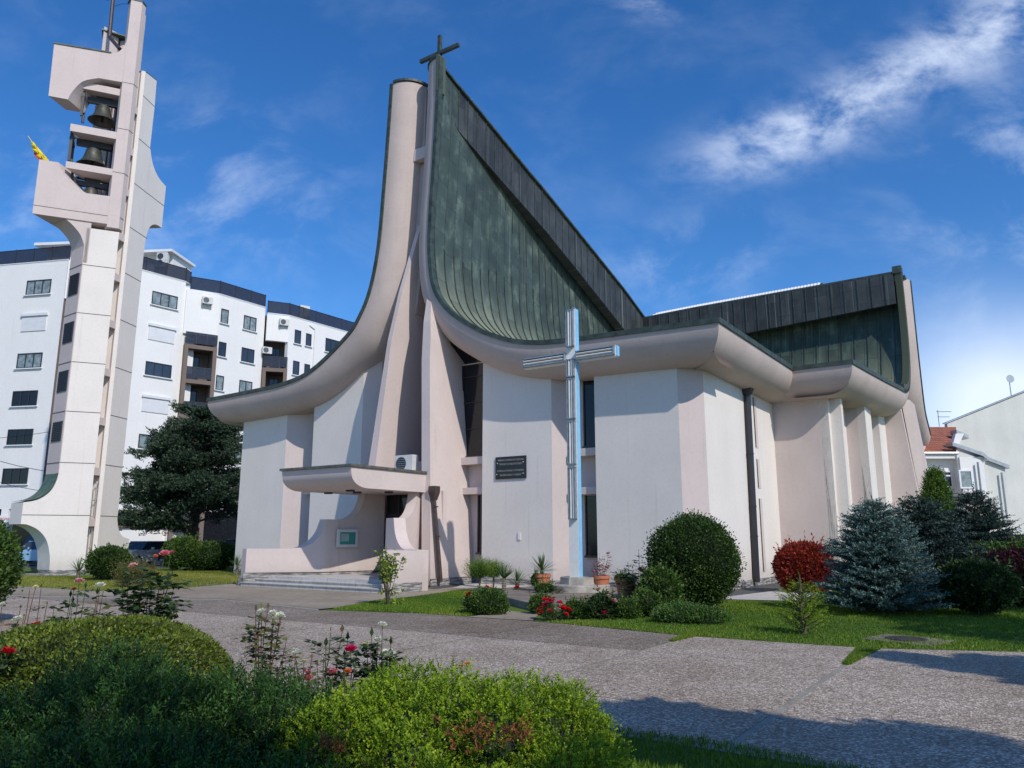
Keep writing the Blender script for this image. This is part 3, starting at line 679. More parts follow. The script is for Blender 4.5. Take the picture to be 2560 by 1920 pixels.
tj = lambda q: (q-J1a).dot(ju)
c1 = tj(Vector((2.95, 13.32, 0))); c2 = tj(Vector((5.18, 11.78, 0)))
c0 = tj(Vector((.2, 14.4, 0)))
cross_t = [-40, c0-17.5, c0-12, c0-7.2, c0-3.4, c0, (c0*0+c1), c2, c2+3.0, c2+6.2, c2+9.5, 60]
for r0, r1 in rows:
    for a_, b__ in zip(cross_t, cross_t[1:]):
        p = clip(court, J1a+jn*r0, jn); p = clip(p, J1a+jn*r1, -jn) if p else p
        gap = .035 if a_ > c1-.1 else .01
        p = clip(p, J1a+ju*(a_+gap), ju) if p else p; p = clip(p, J1a+ju*(b__-gap), -ju) if p else p
        if len(p) > 2: (polysA if (r0 > -1 and b__ <= c1+.01) else polysB).append([(q.x, q.y) for q in p])
flat('paving', polysB, -.004, M['gravel']); flat('paving', polysA, -.004, M['gravel_brown'])
# smooth concrete apron before the steps and along the left path
flat('path', [[g(0, 1486), g(560, 1497), g(800, 1522), g(884, 1515), g(940, 1502), g(1156, 1476), g(1190, 1474), (-.6, 26.4), (-1.8, 26.2), (-2.4, 24.9), (-9.4, 30), g(606, 1458), g(430, 1475), g(230, 1480), g(61, 1467), (-34, 27.2), (-40, 24.2)]], -.002, M['smooth_conc'])
flat('path', [[(-1.9, 25.5), (.3, 24.9), (3.4, 23.2), (5.5, 20.9), (7.2, 20.4), (8.4, 22.2), (10.5, 25.4), (9.6, 26.0), (6.0, 21.9), (.3, 27), (-1.5, 28)]], .003, M['pale_conc'])
flat('path', [[g(505, 1438), g(606, 1436), g(606, 1442), g(430, 1440)]], .0, M['pale_conc'])
# platform, plinths
def rot_rect(cx, cy, a, b_, ang=CRZ):
    c, s = math.cos(ang), math.sin(ang); return [(cx+x*c-y*s, cy+x*s+y*c) for x, y in ((-a, -b_), (a, -b_), (a, b_), (-a, b_))]
CX, CY = 1.80, 21.7
b = MB(); P_ = [g(1268, 1515) , g(1265, 1509), g(1340, 1535), g(1582, 1517), (4.4, 20.1), (3.6, 22.6), (.9, 24.2), (-.3, 22.6)]
b.zprism([(-.25, 21.4), (-.12, 19.4), (.57, 17.35), (2.83, 18.77), (4.2, 20.6), (3.4, 22.6), (.9, 24.0), (-.2, 23.0)], -.02, .16)
o = b.build('stone_terrace', M['terrace'], bevel=.02); tag(o, 'low grey concrete terrace under the tall cross and the pots', 'terrace')
flat('path', [[(-.05, 17.6), (.58, 17.0), (.4, 15.62), (-.9, 16.3)]], .006, M['smooth_conc'])
# ------------------------------------------------------------------ bell tower (three blades at 120 degrees)
def azv(d): return Vector((math.sin(R(d)), math.cos(R(d)), 0))
T0 = G(217, 1437); TRZ = R(90-66)
tower = empty('bell_tower', T0, TRZ, 'slender white and pink bell tower of three curved concrete blades', 'bell tower')
# local frame: x along azimuth 66 (the broad front), y into the tower (azimuth -24); d6 = azimuth 6 in local coordinates
def ld(az): a = R(66-az); return Vector((math.cos(a), math.sin(a), 0))
d6, dm = ld(6), ld(-54)
def arc(cx, cz, r, a0, a1, n=10, rz=None): return [(cx+r*math.cos(R(a0+(a1-a0)*i/n)), cz+(rz or r)*math.sin(R(a0+(a1-a0)*i/n))) for i in range(n+1)]
def slab(poly, ex, name, mt, par=tower, off=(0, 0, 0), auto=28):
    o = Vector(off); return MB().prism([(x+o.x, o.y, z+o.z) for x, z in poly], ex).build(name, M[mt], par, auto=auto)
# lower shaft of blade one, with arch and flare at the foot
foot = [(-.13, .22), (-.13, 15.6), (-1.46, 15.6), (-1.46, 4.8)]+catmull([(-1.47, 4.6), (-1.52, 4.0), (-1.72, 3.5), (-2.13, 3.16), (-2.66, 3.03)], 5)+[(-2.66, 2.13)]+catmull([(-2.60, 2.13), (-2.40, 2.10), (-2.0, 1.89), (-1.66, 1.48), (-1.47, .85), (-1.42, .22)], 5)
slab(foot[:1]+[(-.13, .22)]+foot[1:], dm*1.15, 'shaft', 'white')
b = MB(); b.prism([(-1.40, -.03, -.02), (-.12, -.03, -.02), (-.12, -.03, .22), (-1.40, -.03, .22)], dm*1.1); b.build('stone_base', M['stone'], tower)
# pink left flank with louvres
b = MB(); e = Vector((-1.465, 0, 0)); nn = Vector((-dm.y, dm.x, 0))*.03
b.prism([e+Vector((0, 0, 4.3)), e+dm*1.2+Vector((0, 0, 4.3)), e+dm*1.2+Vector((0, 0, 15.6)), e+Vector((0, 0, 15.6))], nn); b.build('flank', M['pink'], tower)
for z0, z1 in ((12.45, 13.42), (10.2, 11.15), (7.95, 8.9), (5.72, 6.6)):
    v = MB(); v.prism([e+nn+dm*.12+Vector((0, 0, z0)), e+nn+dm*1.0+Vector((0, 0, z0)), e+nn+dm*1.0+Vector((0, 0, z1)), e+nn+dm*.12+Vector((0, 0, z1))], nn)
    lv = v.build('louvre_panel', M['black_metal'], tower); sl_ = MB(); z = z0+.04
    while z < z1-.03:
        sl_.prism([e+nn*2+dm*.15+Vector((0, 0, z)), e+nn*2+dm*.97+Vector((0, 0, z)), e+nn*2.9+dm*.97+Vector((0, 0, z+.03)), e+nn*2.9+dm*.15+Vector((0, 0, z+.03))], (0, 0, .008)); z += .075
    sl_.build('slat', M['dark_brown_metal'], lv)
# green copper saddle where the foot flares
b = MB(); cu = catmull([(-1.49, 4.28), (-1.54, 4.0), (-1.74, 3.52), (-2.14, 3.19), (-2.68, 3.06)], 5)
for x, z in cu: b.v += [(x, -.02, z+.03), tuple(Vector((x, 0, z+.03))+dm*1.2+Vector((-.0, 0, -.0)))]
for i in range(len(cu)-1): b.f.append((2*i, 2*i+1, 2*i+3, 2*i+2))
b.build('copper_saddle', M['saddle'], tower)
# bracket under the belfry
br = [(-1.3, 13.9), (-1.46, 13.9)]+catmull([(-1.46, 14.2), (-1.47, 14.6), (-1.66, 15.15), (-1.92, 15.5), (-2.15, 15.72), (-2.35, 15.88)], 5)+[(-1.3, 15.88)]
slab(br, dm*1.15, 'bracket', 'pink', off=(0, .0, 0))
# belfry blade (S-shaped), pink, chamfered along azimuth 6 at its right
ch = d6*1.15; Zb = .06
low = [(-.62, 15.9), (-.62, 17.28), (-1.64, 17.25)]+catmull([(-1.64, 17.25), (-2.24, 17.56), (-2.73, 18.15), (-2.90, 18.53)], 5)+[(-3.66, 18.52), (-3.66, 15.9)]
hi = [(-.62, 23.2), (-.62, 27.7), (-.6, 27.7)]
upper = [(-.02, 23.23), (-1.68, 23.15)]+catmull([(-1.68, 23.15), (-2.3, 22.82), (-2.66, 22.25), (-2.84, 21.74)], 5)+[(-3.62, 21.73), (-3.66, 24.42), (-1.3, 24.58)]+catmull([(-1.15, 24.62), (-.86, 24.9), (-.66, 25.6), (-.60, 27.7)], 5)+[(-.02, 27.7)]
off = (-.62, -Zb, 0)
thick = d6*1.2
MB().prism([(-3.655, -Zb+.004, 15.89), (-1.35, -Zb+.004, 15.89), (-1.35, -Zb+.001, 16.5), (-3.66, -Zb+.001, 16.5)], d6*3.1).build('belfry_floor', M['pink'], tower)
slab([(x+.62, z) for x, z in low], thick, 'belfry_panel', 'pink', off=(-.62, -Zb, 0))
up2 = [(x, z) for x, z in upper if x < -.61]; up2 = [(-.62, 23.2)]+up2+[(-.62, 27.7)]
slab([(x+.62, z) for x, z in up2], thick, 'belfry_panel', 'pink', off=(-.62, -Zb, 0))
# the pier that closes the belfry on the right: front strip + chamfer
b = MB(); q0 = Vector((-.66, -Zb-.02, 0)); q1 = Vector((-.60, -Zb-.02, 0)); q2 = q1+ch; q3 = q2+Vector((-.55, .25, 0)); q4 = q0+ch*.9+Vector((-.1, .3, 0))
P_ = [(.0-.64, -Zb-.02), (q1.x, q1.y), (q2.x, q2.y), (q2.x-.62, q2.y+.1), (-1.0, .9)]
ch = d6*.32; cq = Vector((-.17, -.085, 0))
b = MB(); b.zprism([(-.66, -.085), (-.17, -.085), (-.17+ch.x, -.085+ch.y), (-.17+ch.x+dm.x*.5, -.085+ch.y+dm.y*.5), (-.78, .3)], 15.75, 27.7)
b.build('belfry_pier', M['pink'], tower)
MB().zprism([(-.70, -.11), (-.15, -.11), (-.13+ch.x, -.1+ch.y), (-.17+ch.x+dm.x*.5, -.06+ch.y+dm.y*.5), (-.85, .3)], 27.7, 27.76).build('coping', M['copper_trim'], tower)
MB().prism([(-3.70, -.10, 24.42), (-1.3, -.10, 24.58), (-1.3, -.10, 24.64), (-3.70, -.10, 24.48)], thick+Vector((0, .05, 0))).build('coping', M['copper_trim'], tower)
# shelves carrying the bells
for x0, z0, z1 in ((-2.60, 20.2, 20.56), (-2.60, 18.34, 18.66)):
    MB().prism([(x0, -Zb, z0), (-.63, -Zb, z0), (-.63, -Zb, z1), (x0, -Zb, z1)], thick).build('bell_shelf', M['pink'], tower)
MB().prism([(-2.5, .2, 22.6), (-.63, .2, 22.6), (-.63, .2, 22.95), (-2.5, .2, 22.95)], thick*.7).build('bell_shelf', M['pink'], tower)
# second blade: azimuth 6 face, corner K
K = Vector((.43, 0, 0))+Vector((0, .8, 0)); K += d6*-.38
def s2(s, z): q = K+d6*(s+.38); return (q.x, q.y, z)
n2 = Vector((-d6.y, d6.x, 0))      # into the blade (left)
pr2 = [(-.38, .15), (-.38, 24.3), (.62, 24.45), (.66, 23.0), (.62, 20.9)]+catmull([(.62, 20.78), (.97, 20.06), (1.55, 19.62), (2.3, 19.45)], 5)+[(2.26, 17.15)]+catmull([(2.22, 17.15), (1.75, 17.12), (1.3, 16.85), (1.05, 16.3), (.95, 15.5)], 5)+[(.92, 2.5)]+catmull([(.92, 2.4), (1.07, 1.98), (1.42, 1.64), (2.0, 1.5)], 5)+[(2.0, .15)]
MB().prism([s2(s, z) for s, z in pr2], n2*.75).build('shaft', M['white'], tower, auto=28)
b = MB(); b.prism([s2(-.38, -.02), s2(2.0, -.02), s2(2.0, .15), s2(-.38, .15)], n2*.75); b.build('stone_base', M['stone'], tower)
# narrow front chamfer and pink inner return of blade two
b = MB(); c0 = Vector(s2(-.38, 0)); cw = Vector((-.20, -.02, 0))
b.zprism([(c0.x, c0.y), (c0.x-.16, c0.y), (c0.x-.16+dm.x*.78, c0.y+dm.y*.78), (c0.x+.3, c0.y+.9)], .15, 24.3); b.build('inner_pier', M['pink'], tower)
b = MB(); b.zprism([(c0.x+.012, c0.y-.025), (c0.x-.165, c0.y-.025), (c0.x-.165, c0.y+.01), (c0.x+.012, c0.y+.01)], .15, 24.32); b.build('arris_strip', M['white'], tower)
b = MB(); q = [Vector(s2(s, 24.3+(.15 if s > 0 else 0))) for s in (-.40, .64)]
b.prism([q[0], q[1], q[1]+Vector((0, 0, .05)), q[0]+Vector((0, 0, .05))], n2*.78); b.build('coping', M['copper_trim'], tower)
# third blade behind
b = MB(); c3 = Vector((-1.25, 2.6, 0)); 
b.zprism([(c3.x-.75, c3.y), (c3.x-.1, c3.y+.35), (c3.x+.0, c3.y+.9), (c3.x-.8, c3.y+.6)], 0, 27.6); b.zprism([(c3.x, c3.y+.5), (c3.x+.75, c3.y+.2), (c3.x+.8, c3.y+.8), (c3.x, c3.y+.9)], 0, 27.3)
b.build('shaft', M['pink'], tower)
MB().zprism([(c3.x-.85, c3.y-.05), (c3.x+.85, c3.y+.15), (c3.x+.85, c3.y+.95), (c3.x-.85, c3.y+.95)], 27.35, 27.42).build('coping', M['copper_trim'], tower)
# dark core, landing beams seen in the slot, glazing of the lowest storeys
MB().zprism([(-.9, 1.05), (-.1, 1.6), (-.3, 1.65), (-1.0, 1.3)], .2, 23).build('stair_core', M['black_metal'], tower)
for i, z in enumerate((2.05, 4.28, 6.52, 8.78, 11.05, 13.3, 15.3, 17.6, 19.7, 21.9)):
    MB().prism([(-.13, .12, z), (.13, .5, z), (.13, .5, z+.34), (-.13, .12, z+.34)], (-.2, .2, 0)).build('landing_beam', M['pink'], tower)
    if 3 < i < 8 or i in (2, 3):
        MB().tube([(-.3, .75, z+.55), (.15, .8, z+1.15)], .035, 5).build('stair_rail', M['steel'], tower)
for z0, z1 in ((.25, 1.95), (2.45, 3.9)):
    g_ = MB(); n = 5
    for i in range(n): x = -.10+.38*i/(n-1); g_.box((x, .32+.35*i/(n-1), (z0+z1)/2), (.02, .02, z1-z0))
    for z in (z0, (z0+z1)/2, z1): g_.prism([(-.12, .32, z), (.29, .68, z), (.29, .68, z+.03), (-.12, .32, z+.03)], (-.02, .02, 0))
    g_.build('entrance_grille', M['steel'], tower)
# joints: real recessed-looking shadow lines (thin dark fillets)
jt = simple('joint_line', (.12, .10, .09), .9)
for z in (2.5, 4.76, 7.02, 9.25, 11.52, 13.8):
    b = MB(); b.b2(-1.47 if z > 4 else -2.655, -.125, -.008, .02, z, z+.028); b.build('joint', jt, tower)
    b = MB(); b.prism([e+nn*1.2+Vector((0, 0, z)), e+nn*1.2+dm*1.2+Vector((0, 0, z)), e+nn*1.2+dm*1.2+Vector((0, 0, z+.028)), e+nn*1.2+Vector((0, 0, z+.028))], nn*.3)
    if z > 4.5: b.build('joint', jt, tower)
for z in (2.5, 4.76, 7.02, 9.25, 11.52, 13.8, 16.1, 18.35, 20.7, 23.0):
    s1 = 2.29 if 17 < z < 19 else .93 if z < 16 or z > 20 else 1.1
    if z > 20: s1 = .64
    MB().prism([Vector(s2(-.39, z))-n2*.008, Vector(s2(s1, z))-n2*.008, Vector(s2(s1, z+.028))-n2*.008, Vector(s2(-.39, z+.028))-n2*.008], n2*.02).build('joint', jt, tower)
for z in (16.28, 18.5, 20.75, 23.18):
    x0 = -3.665 if z < 17 else -.66
    b = MB(); b.b2(x0, -.165, -.09-(.0 if z > 17 else -.025), -.05, z, z+.028)
    b.build('joint', jt, tower)
    b = MB(); w_ = Vector((.004, -.004, 0)); a0 = Vector((-.17, -.085, z))+w_*2; b.prism([a0, a0+ch, a0+ch+Vector((0, 0, .028)), a0+Vector((0, 0, .028))], -w_*3); b.build('joint', jt, tower)
# bells on steel frames
def bell(x, y, z, s, label):
    q = tower.matrix_world if False else Matrix.Translation(T0)@Matrix.Rotation(TRZ, 4, 'Z'); p = q@Vector((x, y, z))
    t = empty('bell', p, TRZ, label, 'bell', 'bells hanging in the tower')
    prof = [(.02, .62), (.16, .60), (.22, .52), (.25, .36), (.30, .2), (.38, .07), (.46, 0), (.44, .0), (.34, .08), (.2, .3)]
    MB().lathe([(r*s, h*s) for r, h in prof], n=24).build('bell_body', M['bell'], t, auto=30)
    MB().box((0, 0, .72*s), (1.0*s, .16*s, .18*s)).box((0, 0, .88*s), (.5*s, .12*s, .16*s)).build('yoke', M['black_metal'], t)
    MB().tube([(0, 0, .4*s), (0, .03, -.05*s)], [.02*s, .06*s], 6).build('clapper', M['black_metal'], t)
    f = MB()
    for sx in (-1, 1):
        f.box((sx*.62*s, -.25*s, .55*s), (.08*s, .08*s, 1.2*s)); f.box((sx*.62*s, .25*s, .55*s), (.08*s, .08*s, 1.2*s)); f.box((sx*.62*s, 0, .70*s), (.1*s, .6*s, .1*s)); f.tube([(sx*.62*s, -.22*s, .2*s), (sx*.62*s, .22*s, 1.1*s)], .025*s, 4)
    f.box((0, .2*s, 1.0*s), (1.3*s, .07*s, .09*s))
    f.build('bell_frame', M['black_metal'], t); return t
bell(-1.42, .75, 21.35, 1.38, 'green bronze bell hanging highest in the tower, under the arched panel')
bell(-1.62, .7, 18.95, 1.5, 'biggest bronze bell, hanging between the two shelves')
bell(-1.55, .8, 17.1, 1.3, 'lowest bronze bell half hidden behind the curved parapet')
# lightning mast / cross on the tower top
p0_ = PY(725/2.592, 240/2.592, T0.y+1.0)
def z1p(x, y, dy=1.0): return PY(x/2.592, y/2.592, T0.y+dy)
mast = empty('mast', z1p(710, 240), 0, 'dark metal cross mast leaning over the bell tower top', 'mast')
b = MB(); a1 = z1p(710, 245); b.tube([a1-a1, z1p(738, -60)-a1], .09, 8); b.build('pole', M['dark_brown_metal'], mast)
MB().tube([Vector((0, 0, 0)), z1p(778, 325, .2)-a1], .10, 8).build('strut', M['dark_brown_metal'], mast)
b = MB(); b.tube([z1p(690, 2)-a1, z1p(800, -30)-a1], .05, 6); b.build('crossbar', M['dark_brown_metal'], mast)
MB().tube([z1p(745, 45)-a1, z1p(790, 30)-a1, z1p(860, 32)-a1], .015, 4).build('cable', M['black_metal'], mast)
# flag on the tower parapet
fl = empty('flag', z1p(325, 1048, .3), 0, 'yellow and red flag furled on a slanted pole at the tower parapet', 'flag')
a1 = fl.location.copy(); tip = z1p(182, 882, .3)-a1
MB().tube([Vector((0, 0, -.3)), tip], .02, 6).build('flag_pole', simple('yellow_pole', (.65, .52, .05), .5), fl)
b = MB(); n = 14
for i in range(n):
    k = i/(n-1); c_0 = tip*(.78*(1-k)+.02); wv = .05*math.sin(i*2.1); d = Vector((-.24*math.sin(k*2.6+.2)-.02, wv*3, -.05-.12*k))
    for j in range(4): b.v.append(tuple(c_0+d*j/3+Vector((0, .06*math.sin(i*1.3+j*1.7), 0))))
for i in range(n-1):
    for j in range(3): b.f.append((i*4+j, i*4+j+1, i*4+5+j, i*4+4+j))
fm = simple('flag_cloth', (.78, .60, .02), .8)
fo = b.build('flag_cloth', fm, fl, smooth=True); sm = fo.modifiers.new('s', 'SOLIDIFY'); sm.thickness = .01
b = MB(); b.v = [tuple(v.co+Vector((-.05, -.03, -.06))) for v in fo.data.vertices if v.index >= 24 and v.index < 44]; b.f = [(i*4+j, i*4+j+1, i*4+5+j, i*4+4+j) for i in range(4) for j in range(2, 3)]
ro = b.build('flag_stripe', simple('flag_red', (.60, .03, .06), .8), fl); sm = ro.modifiers.new('s', 'SOLIDIFY'); sm.thickness = .01

# ------------------------------------------------------------------ apartment block
apt = empty('apartment_building', (-33, 57, 0), 0, 'white apartment block with brown balcony bays and dark glass roof railings', 'building')
def W2(u, v): return (u/2.962, 560+v/2.962)
def W5(u, v): return (500+u/2.592, 480+v/2.592)
def W3(u, v): return (u/3.456, 1040+v/3.456)
A0, A1 = Vector((-60, 60.6, 0)), Vector((-33.3, 55.05, 0))
B0, B1 = Vector((-29.7, 56.3, 0)), Vector((-26.6, 60.2, 0))
Bd = (B1-B0).normalized()
B2, B3, B4, B5 = Vector((-26.45, 60.1, 0)), Vector((-25.6, 61.2, 0)), Vector((-24.3, 61.6, 0)), Vector((-21.7, 65.4, 0))
B6, B7, B8 = Vector((-21.4, 65.1, 0)), Vector((-19.7, 65.9, 0)), Vector((-9.0, 80.9, 0))
def facade(p, q, z0, z1, mt='apt', th=.4, name='wall'):
    d = (q-p).normalized(); n_ = Vector((-d.y, d.x, 0))*th
    return MB().prism([(p.x, p.y, z0), (q.x, q.y, z0), (q.x, q.y, z1), (p.x, p.y, z1)], n_).build(name, M[mt], apt, world=True)
GF = 3.55
facade(A0, A1, GF, 22.0); facade(A1, A1+Vector((.9, 4, 0)), GF, 22, 'brown')
facade(B0, B1, GF, 22.0); facade(B0+Vector((-1.0, .9, 0)), B0+Vector((-.02, -.02, 0)), 0, 19.2, 'brown')
facade(Vector((-32.6, 58.6, 0)), Vector((-30, 58.2, 0)), 0, 21.2, 'brown'); facade(A1+Vector((.02, 0, 0)), A1+Vector((1.2, .3, 0)), 19.0, 22, 'apt')
facade(B1, B2+Vector((.6, .9, 0)), GF, 21.6); facade(B2, B4, 17.7, 21.4); facade(B4, B5, GF, 21.4)
facade(B6, B7, 18.4, 20.8); facade(B7, B8, GF, 20.8)
# flat roof deck
b = MB(); b.add([(q.x, q.y, 20.7) for q in (A0, A1, B0, B1, B4, B5, B7, B8)]+[(0, 110, 20.7), (-60, 110, 20.7)], [tuple(range(10))]); b.build('flat_roof', M['concrete'], apt, world=True)
# balcony bays
def planept(uv, p, q):
    d = (q-p).normalized(); n_ = Vector((d.y, -d.x, 0)); r = PL(uv[0], uv[1], p, n_); return (r-p).dot(d), r.z
def frame3(p, q):
    d = (q-p).normalized(); return d, Vector((d.y, -d.x, 0))
def window(p, q, s0, s1, z0, z1, panes=3, kind='win', par=apt, glass='window_glass'):
    """casement on a facade line p-q between distances s0..s1: dark frame (or white shutter), glass, sill"""
    d, n_ = frame3(p, q)
    def bx(m, a, b_, c, e, o0, o1):
        P = [p+d*a+n_*o0+Vector((0, 0, c)), p+d*b_+n_*o0+Vector((0, 0, c)), p+d*b_+n_*o0+Vector((0, 0, e)), p+d*a+n_*o0+Vector((0, 0, e))]
        m.prism(P, n_*(o1-o0))
    fm = MB(); t_ = .07
    if kind == 'shut':
        bx(fm, s0, s1, z0, z1, .0, .06); z = z0+.1
        o = fm.build('window', M['shutter'], par, world=True); sl = MB()
        while z < z1-.05: bx(sl, s0+.06, s1-.06, z, z+.012, .06, .075); z += .16
        sl.build('slat_line', M['ac_grey'], o, world=True) if False else None
        k = MB(); bx(k, s0-.08, s1+.08, z1, z1+.2, 0, .16); k.build('shutter_box', M['shutter'], o)
        for v in o.children[0].data.vertices: v.co = v.co-apt.location
        return o
    bx(fm, s0, s1, z0, z0+t_, -.02, .05); bx(fm, s0, s1, z1-t_, z1, -.02, .05)
    for i in range(panes+1):
        a = s0+(s1-s0-t_)*i/panes; bx(fm, a, a+t_, z0+t_, z1-t_, -.02, .05)
    o = fm.build('window', M['black_metal'], par, world=True)
    gl = MB(); bx(gl, s0+.02, s1-.02, z0+.02, z1-.02, .003, .012); g_ = gl.build('pane', M[glass], o)
    sl = MB(); bx(sl, s0-.12, s1+.12, z0-.07, z0, 0, .14); s_o = sl.build('sill', M['white_paint'], o)
    for oo in (g_, s_o):
        for v in oo.data.vertices: v.co = v.co-par.location
    return o
def win_px(p, q, l, r, t, b_, panes, **k):
    s0, z = planept(l, p, q); s1, _ = planept(r, p, q); _, z1 = planept(t, p, q); _, z0 = planept(b_, p, q); return window(p, q, s0, s1, z0, z1, panes, **k)
FL = 2.83
# left block: six rows
sA0, _ = planept(W2(198, 470), A0, A1); sA1, _ = planept(W2(378, 460), A0, A1)
_, zt = planept(W2(290, 415), A0, A1); _, zb = planept(W2(290, 522), A0, A1); hA = zt-zb
for i in range(6):
    kw = dict(kind='shut') if i == 1 else dict(glass='curtain' if i in (0, 2) else 'dark_glass')
    window(A0, A1, sA0, sA1, zb-i*FL, zt-i*FL, 3, **kw)
    window(A0, A1, sA0-5.5, sA1-5.5, zb-i*FL, zt-i*FL, 3)
# right block
for i in range(6):
    s0, _ = planept(W2(1123, 560), B0, B1); s1, _ = planept(W2(1312, 590), B0, B1); _, z1 = planept(W2(1215, 515), B0, B1); _, z0 = planept(W2(1215, 615), B0, B1)
    if i in (1, 3):
        window(B0, B1, s0, s1, z0-i*FL, z1-i*FL, kind='shut'); 
    else: window(B0, B1, s0, s1, z0-i*FL, z1-i*FL, 3, glass='curtain' if i in (0, 4) else 'window_glass')
# facade B4-B5 windows
for i in range(6):
    for l, r, t, b_, n in (((1635, 680), (1690, 690), (1660, 630), (1660, 738), 1), ((1803, 730), (1896, 745), (1850, 685), (1850, 790), 2)):
        s0, _ = planept(W2(*l), B4, B5); s1, _ = planept(W2(*r), B4, B5); _, z1 = planept(W2(*t), B4, B5); _, z0 = planept(W2(*b_), B4, B5)
        window(B4, B5, s0, s1, z0-i*FL, z1-i*FL, n, glass='window_glass' if i % 2 else 'curtain')
for i in range(4):
    for l, r, t, b_, n in (((612, 940), (652, 950), (632, 895), (632, 985), 1), ((685, 960), (720, 965), (702, 918), (702, 1000), 1), ((812, 990), (912, 1010), (862, 957), (862, 1045), 3)):
        s0, _ = planept(W5(*l), B7, B8); s1, _ = planept(W5(*r), B7, B8); _, z1 = planept(W5(*t), B7, B8); _, z0 = planept(W5(*b_), B7, B8)
        window(B7, B8, s0, s1, z0-i*FL, z1-i*FL, n)
# balcony bays: brown box frame with slabs, rail and door
def bay(p, q, z_top, n, open_top=True, depth=1.3, d_off=.35):
    d, n_ = frame3(p, q); L = (q-p).length
    def bx(m, a, b_, c, e, o0, o1):
        P = [p+d*a+n_*o0+Vector((0, 0, c)), p+d*b_+n_*o0+Vector((0, 0, c)), p+d*b_+n_*o0+Vector((0, 0, e)), p+d*a+n_*o0+Vector((0, 0, e))]; m.prism(P, n_*(o1-o0))
    m = MB(); zt = z_top-FL; bx(m, 0, .3, 0, zt, -depth, d_off); bx(m, L-.3, L, 0, zt, -depth, d_off)
    m.build('balcony_pier', M['brown'], apt, world=True)
    m = MB(); bx(m, .0, L, 0, z_top, -depth-.2, -depth); m.build('wall', M['brown'], apt, world=True)
    for i in range(n):
        z = zt-i*FL
        m = MB(); bx(m, .02, L-.02, z-.32, z, -depth, d_off-.02)
        bal = m.build('balcony', M['brown'], apt, world=True)
        g_ = MB(); bx(g_, .06, L-.06, z+.12, z+.98, d_off-.08, d_off-.06); a = g_.build('rail_panel', M['rail_glass'], bal)
        g_ = MB(); bx(g_, .03, L-.03, z+.98, z+1.04, d_off-.12, d_off-.04)
        for s in np.arange(.03, L, (L-.08)/3): bx(g_, s, s+.04, z, z+1.0, d_off-.1, d_off-.05)
        b2_ = g_.build('handrail', M['black_metal'], bal)
        g_ = MB(); bx(g_, .5, L*.62, z+.02, z+2.15, -depth, -depth+.03); c = g_.build('balcony_door', M['window_glass'], bal)
        g_ = MB()
        for s in (.5, (.5+L*.62)/2, L*.62-.08): bx(g_, s, s+.08, z, z+2.2, -depth+.03, -depth+.06)
        bx(g_, .5, L*.62, z+2.12, z+2.2, -depth+.03, -depth+.06); e_ = g_.build('door_frame', M['black_metal'], bal)
        for oo in (a, b2_, c, e_):
            for v in oo.data.vertices: v.co = v.co-apt.location
bay(B2+Vector((.1, .1, 0)), B4+Vector((.02, .02, 0)), 19.6, 6)
bay(B5+Vector((.05, .1, 0)), B7+Vector((.05, .1, 0)), 18.8, 6)
# roof rail
def rail(pts, z, h=1.15):
    for p, q in zip(pts, pts[1:]):
        d = (q-p).normalized(); n_ = Vector((d.y, -d.x, 0)); L = (q-p).length
        m = MB(); m.prism([p-n_*.1+Vector((0, 0, z+.12)), q-n_*.1+Vector((0, 0, z+.12)), q-n_*.1+Vector((0, 0, z+h)), p-n_*.1+Vector((0, 0, z+h))], n_*.02)
        o = m.build('roof_rail', M['rail_glass'], apt, world=True); m = MB(); k = max(1, round(L/1.6))
        for i in range(k+1):
            c = p+(q-p)*i/k-n_*.08; m.box((c.x, c.y, z+h/2+.03), (.05, .05, h+.06))
        m.tube([p-n_*.08+Vector((0, 0, z+h)), q-n_*.08+Vector((0, 0, z+h))], .03, 4)
        c = m.build('rail_post', M['black_metal'], o)
        for v in c.data.vertices: v.co = v.co-apt.location
        m = MB(); m.prism([p+n_*.04+Vector((0, 0, z)), q+n_*.04+Vector((0, 0, z)), q+n_*.04+Vector((0, 0, z+.06)), p+n_*.04+Vector((0, 0, z+.06))], -n_*.5); m.build('parapet_cap', M['white_paint'], apt, world=True)
rail([A0, A1], 22.0); rail([B0, B1, B1+Vector((.05, .9, 0))], 22.0); rail([B2+Vector((.2, .3, 0)), B4, B5], 21.4); rail([B6, B7, B8], 20.8)
# penthouses
for c, d_ in (((-35.6, 60.5, 23.0), (2.9, 4, 2.6)), ((-29.9, 63, 23.2), (3.4, 3, 3.2))):
    MB().box(c, d_, -.1).build('penthouse', M['apt'], apt, world=True); MB().box((c[0]-.2, c[1]-.3, c[2]+d_[2]/2+.1), (d_[0]+.9, d_[1]+.9, .22), -.1).build('penthouse_roof', M['white_paint'], apt, world=True)
MB().box((-19.2, 68.5, 21.6), (.9, .7, 1.7), .6).build('chimney', M['cream'], apt, world=True)
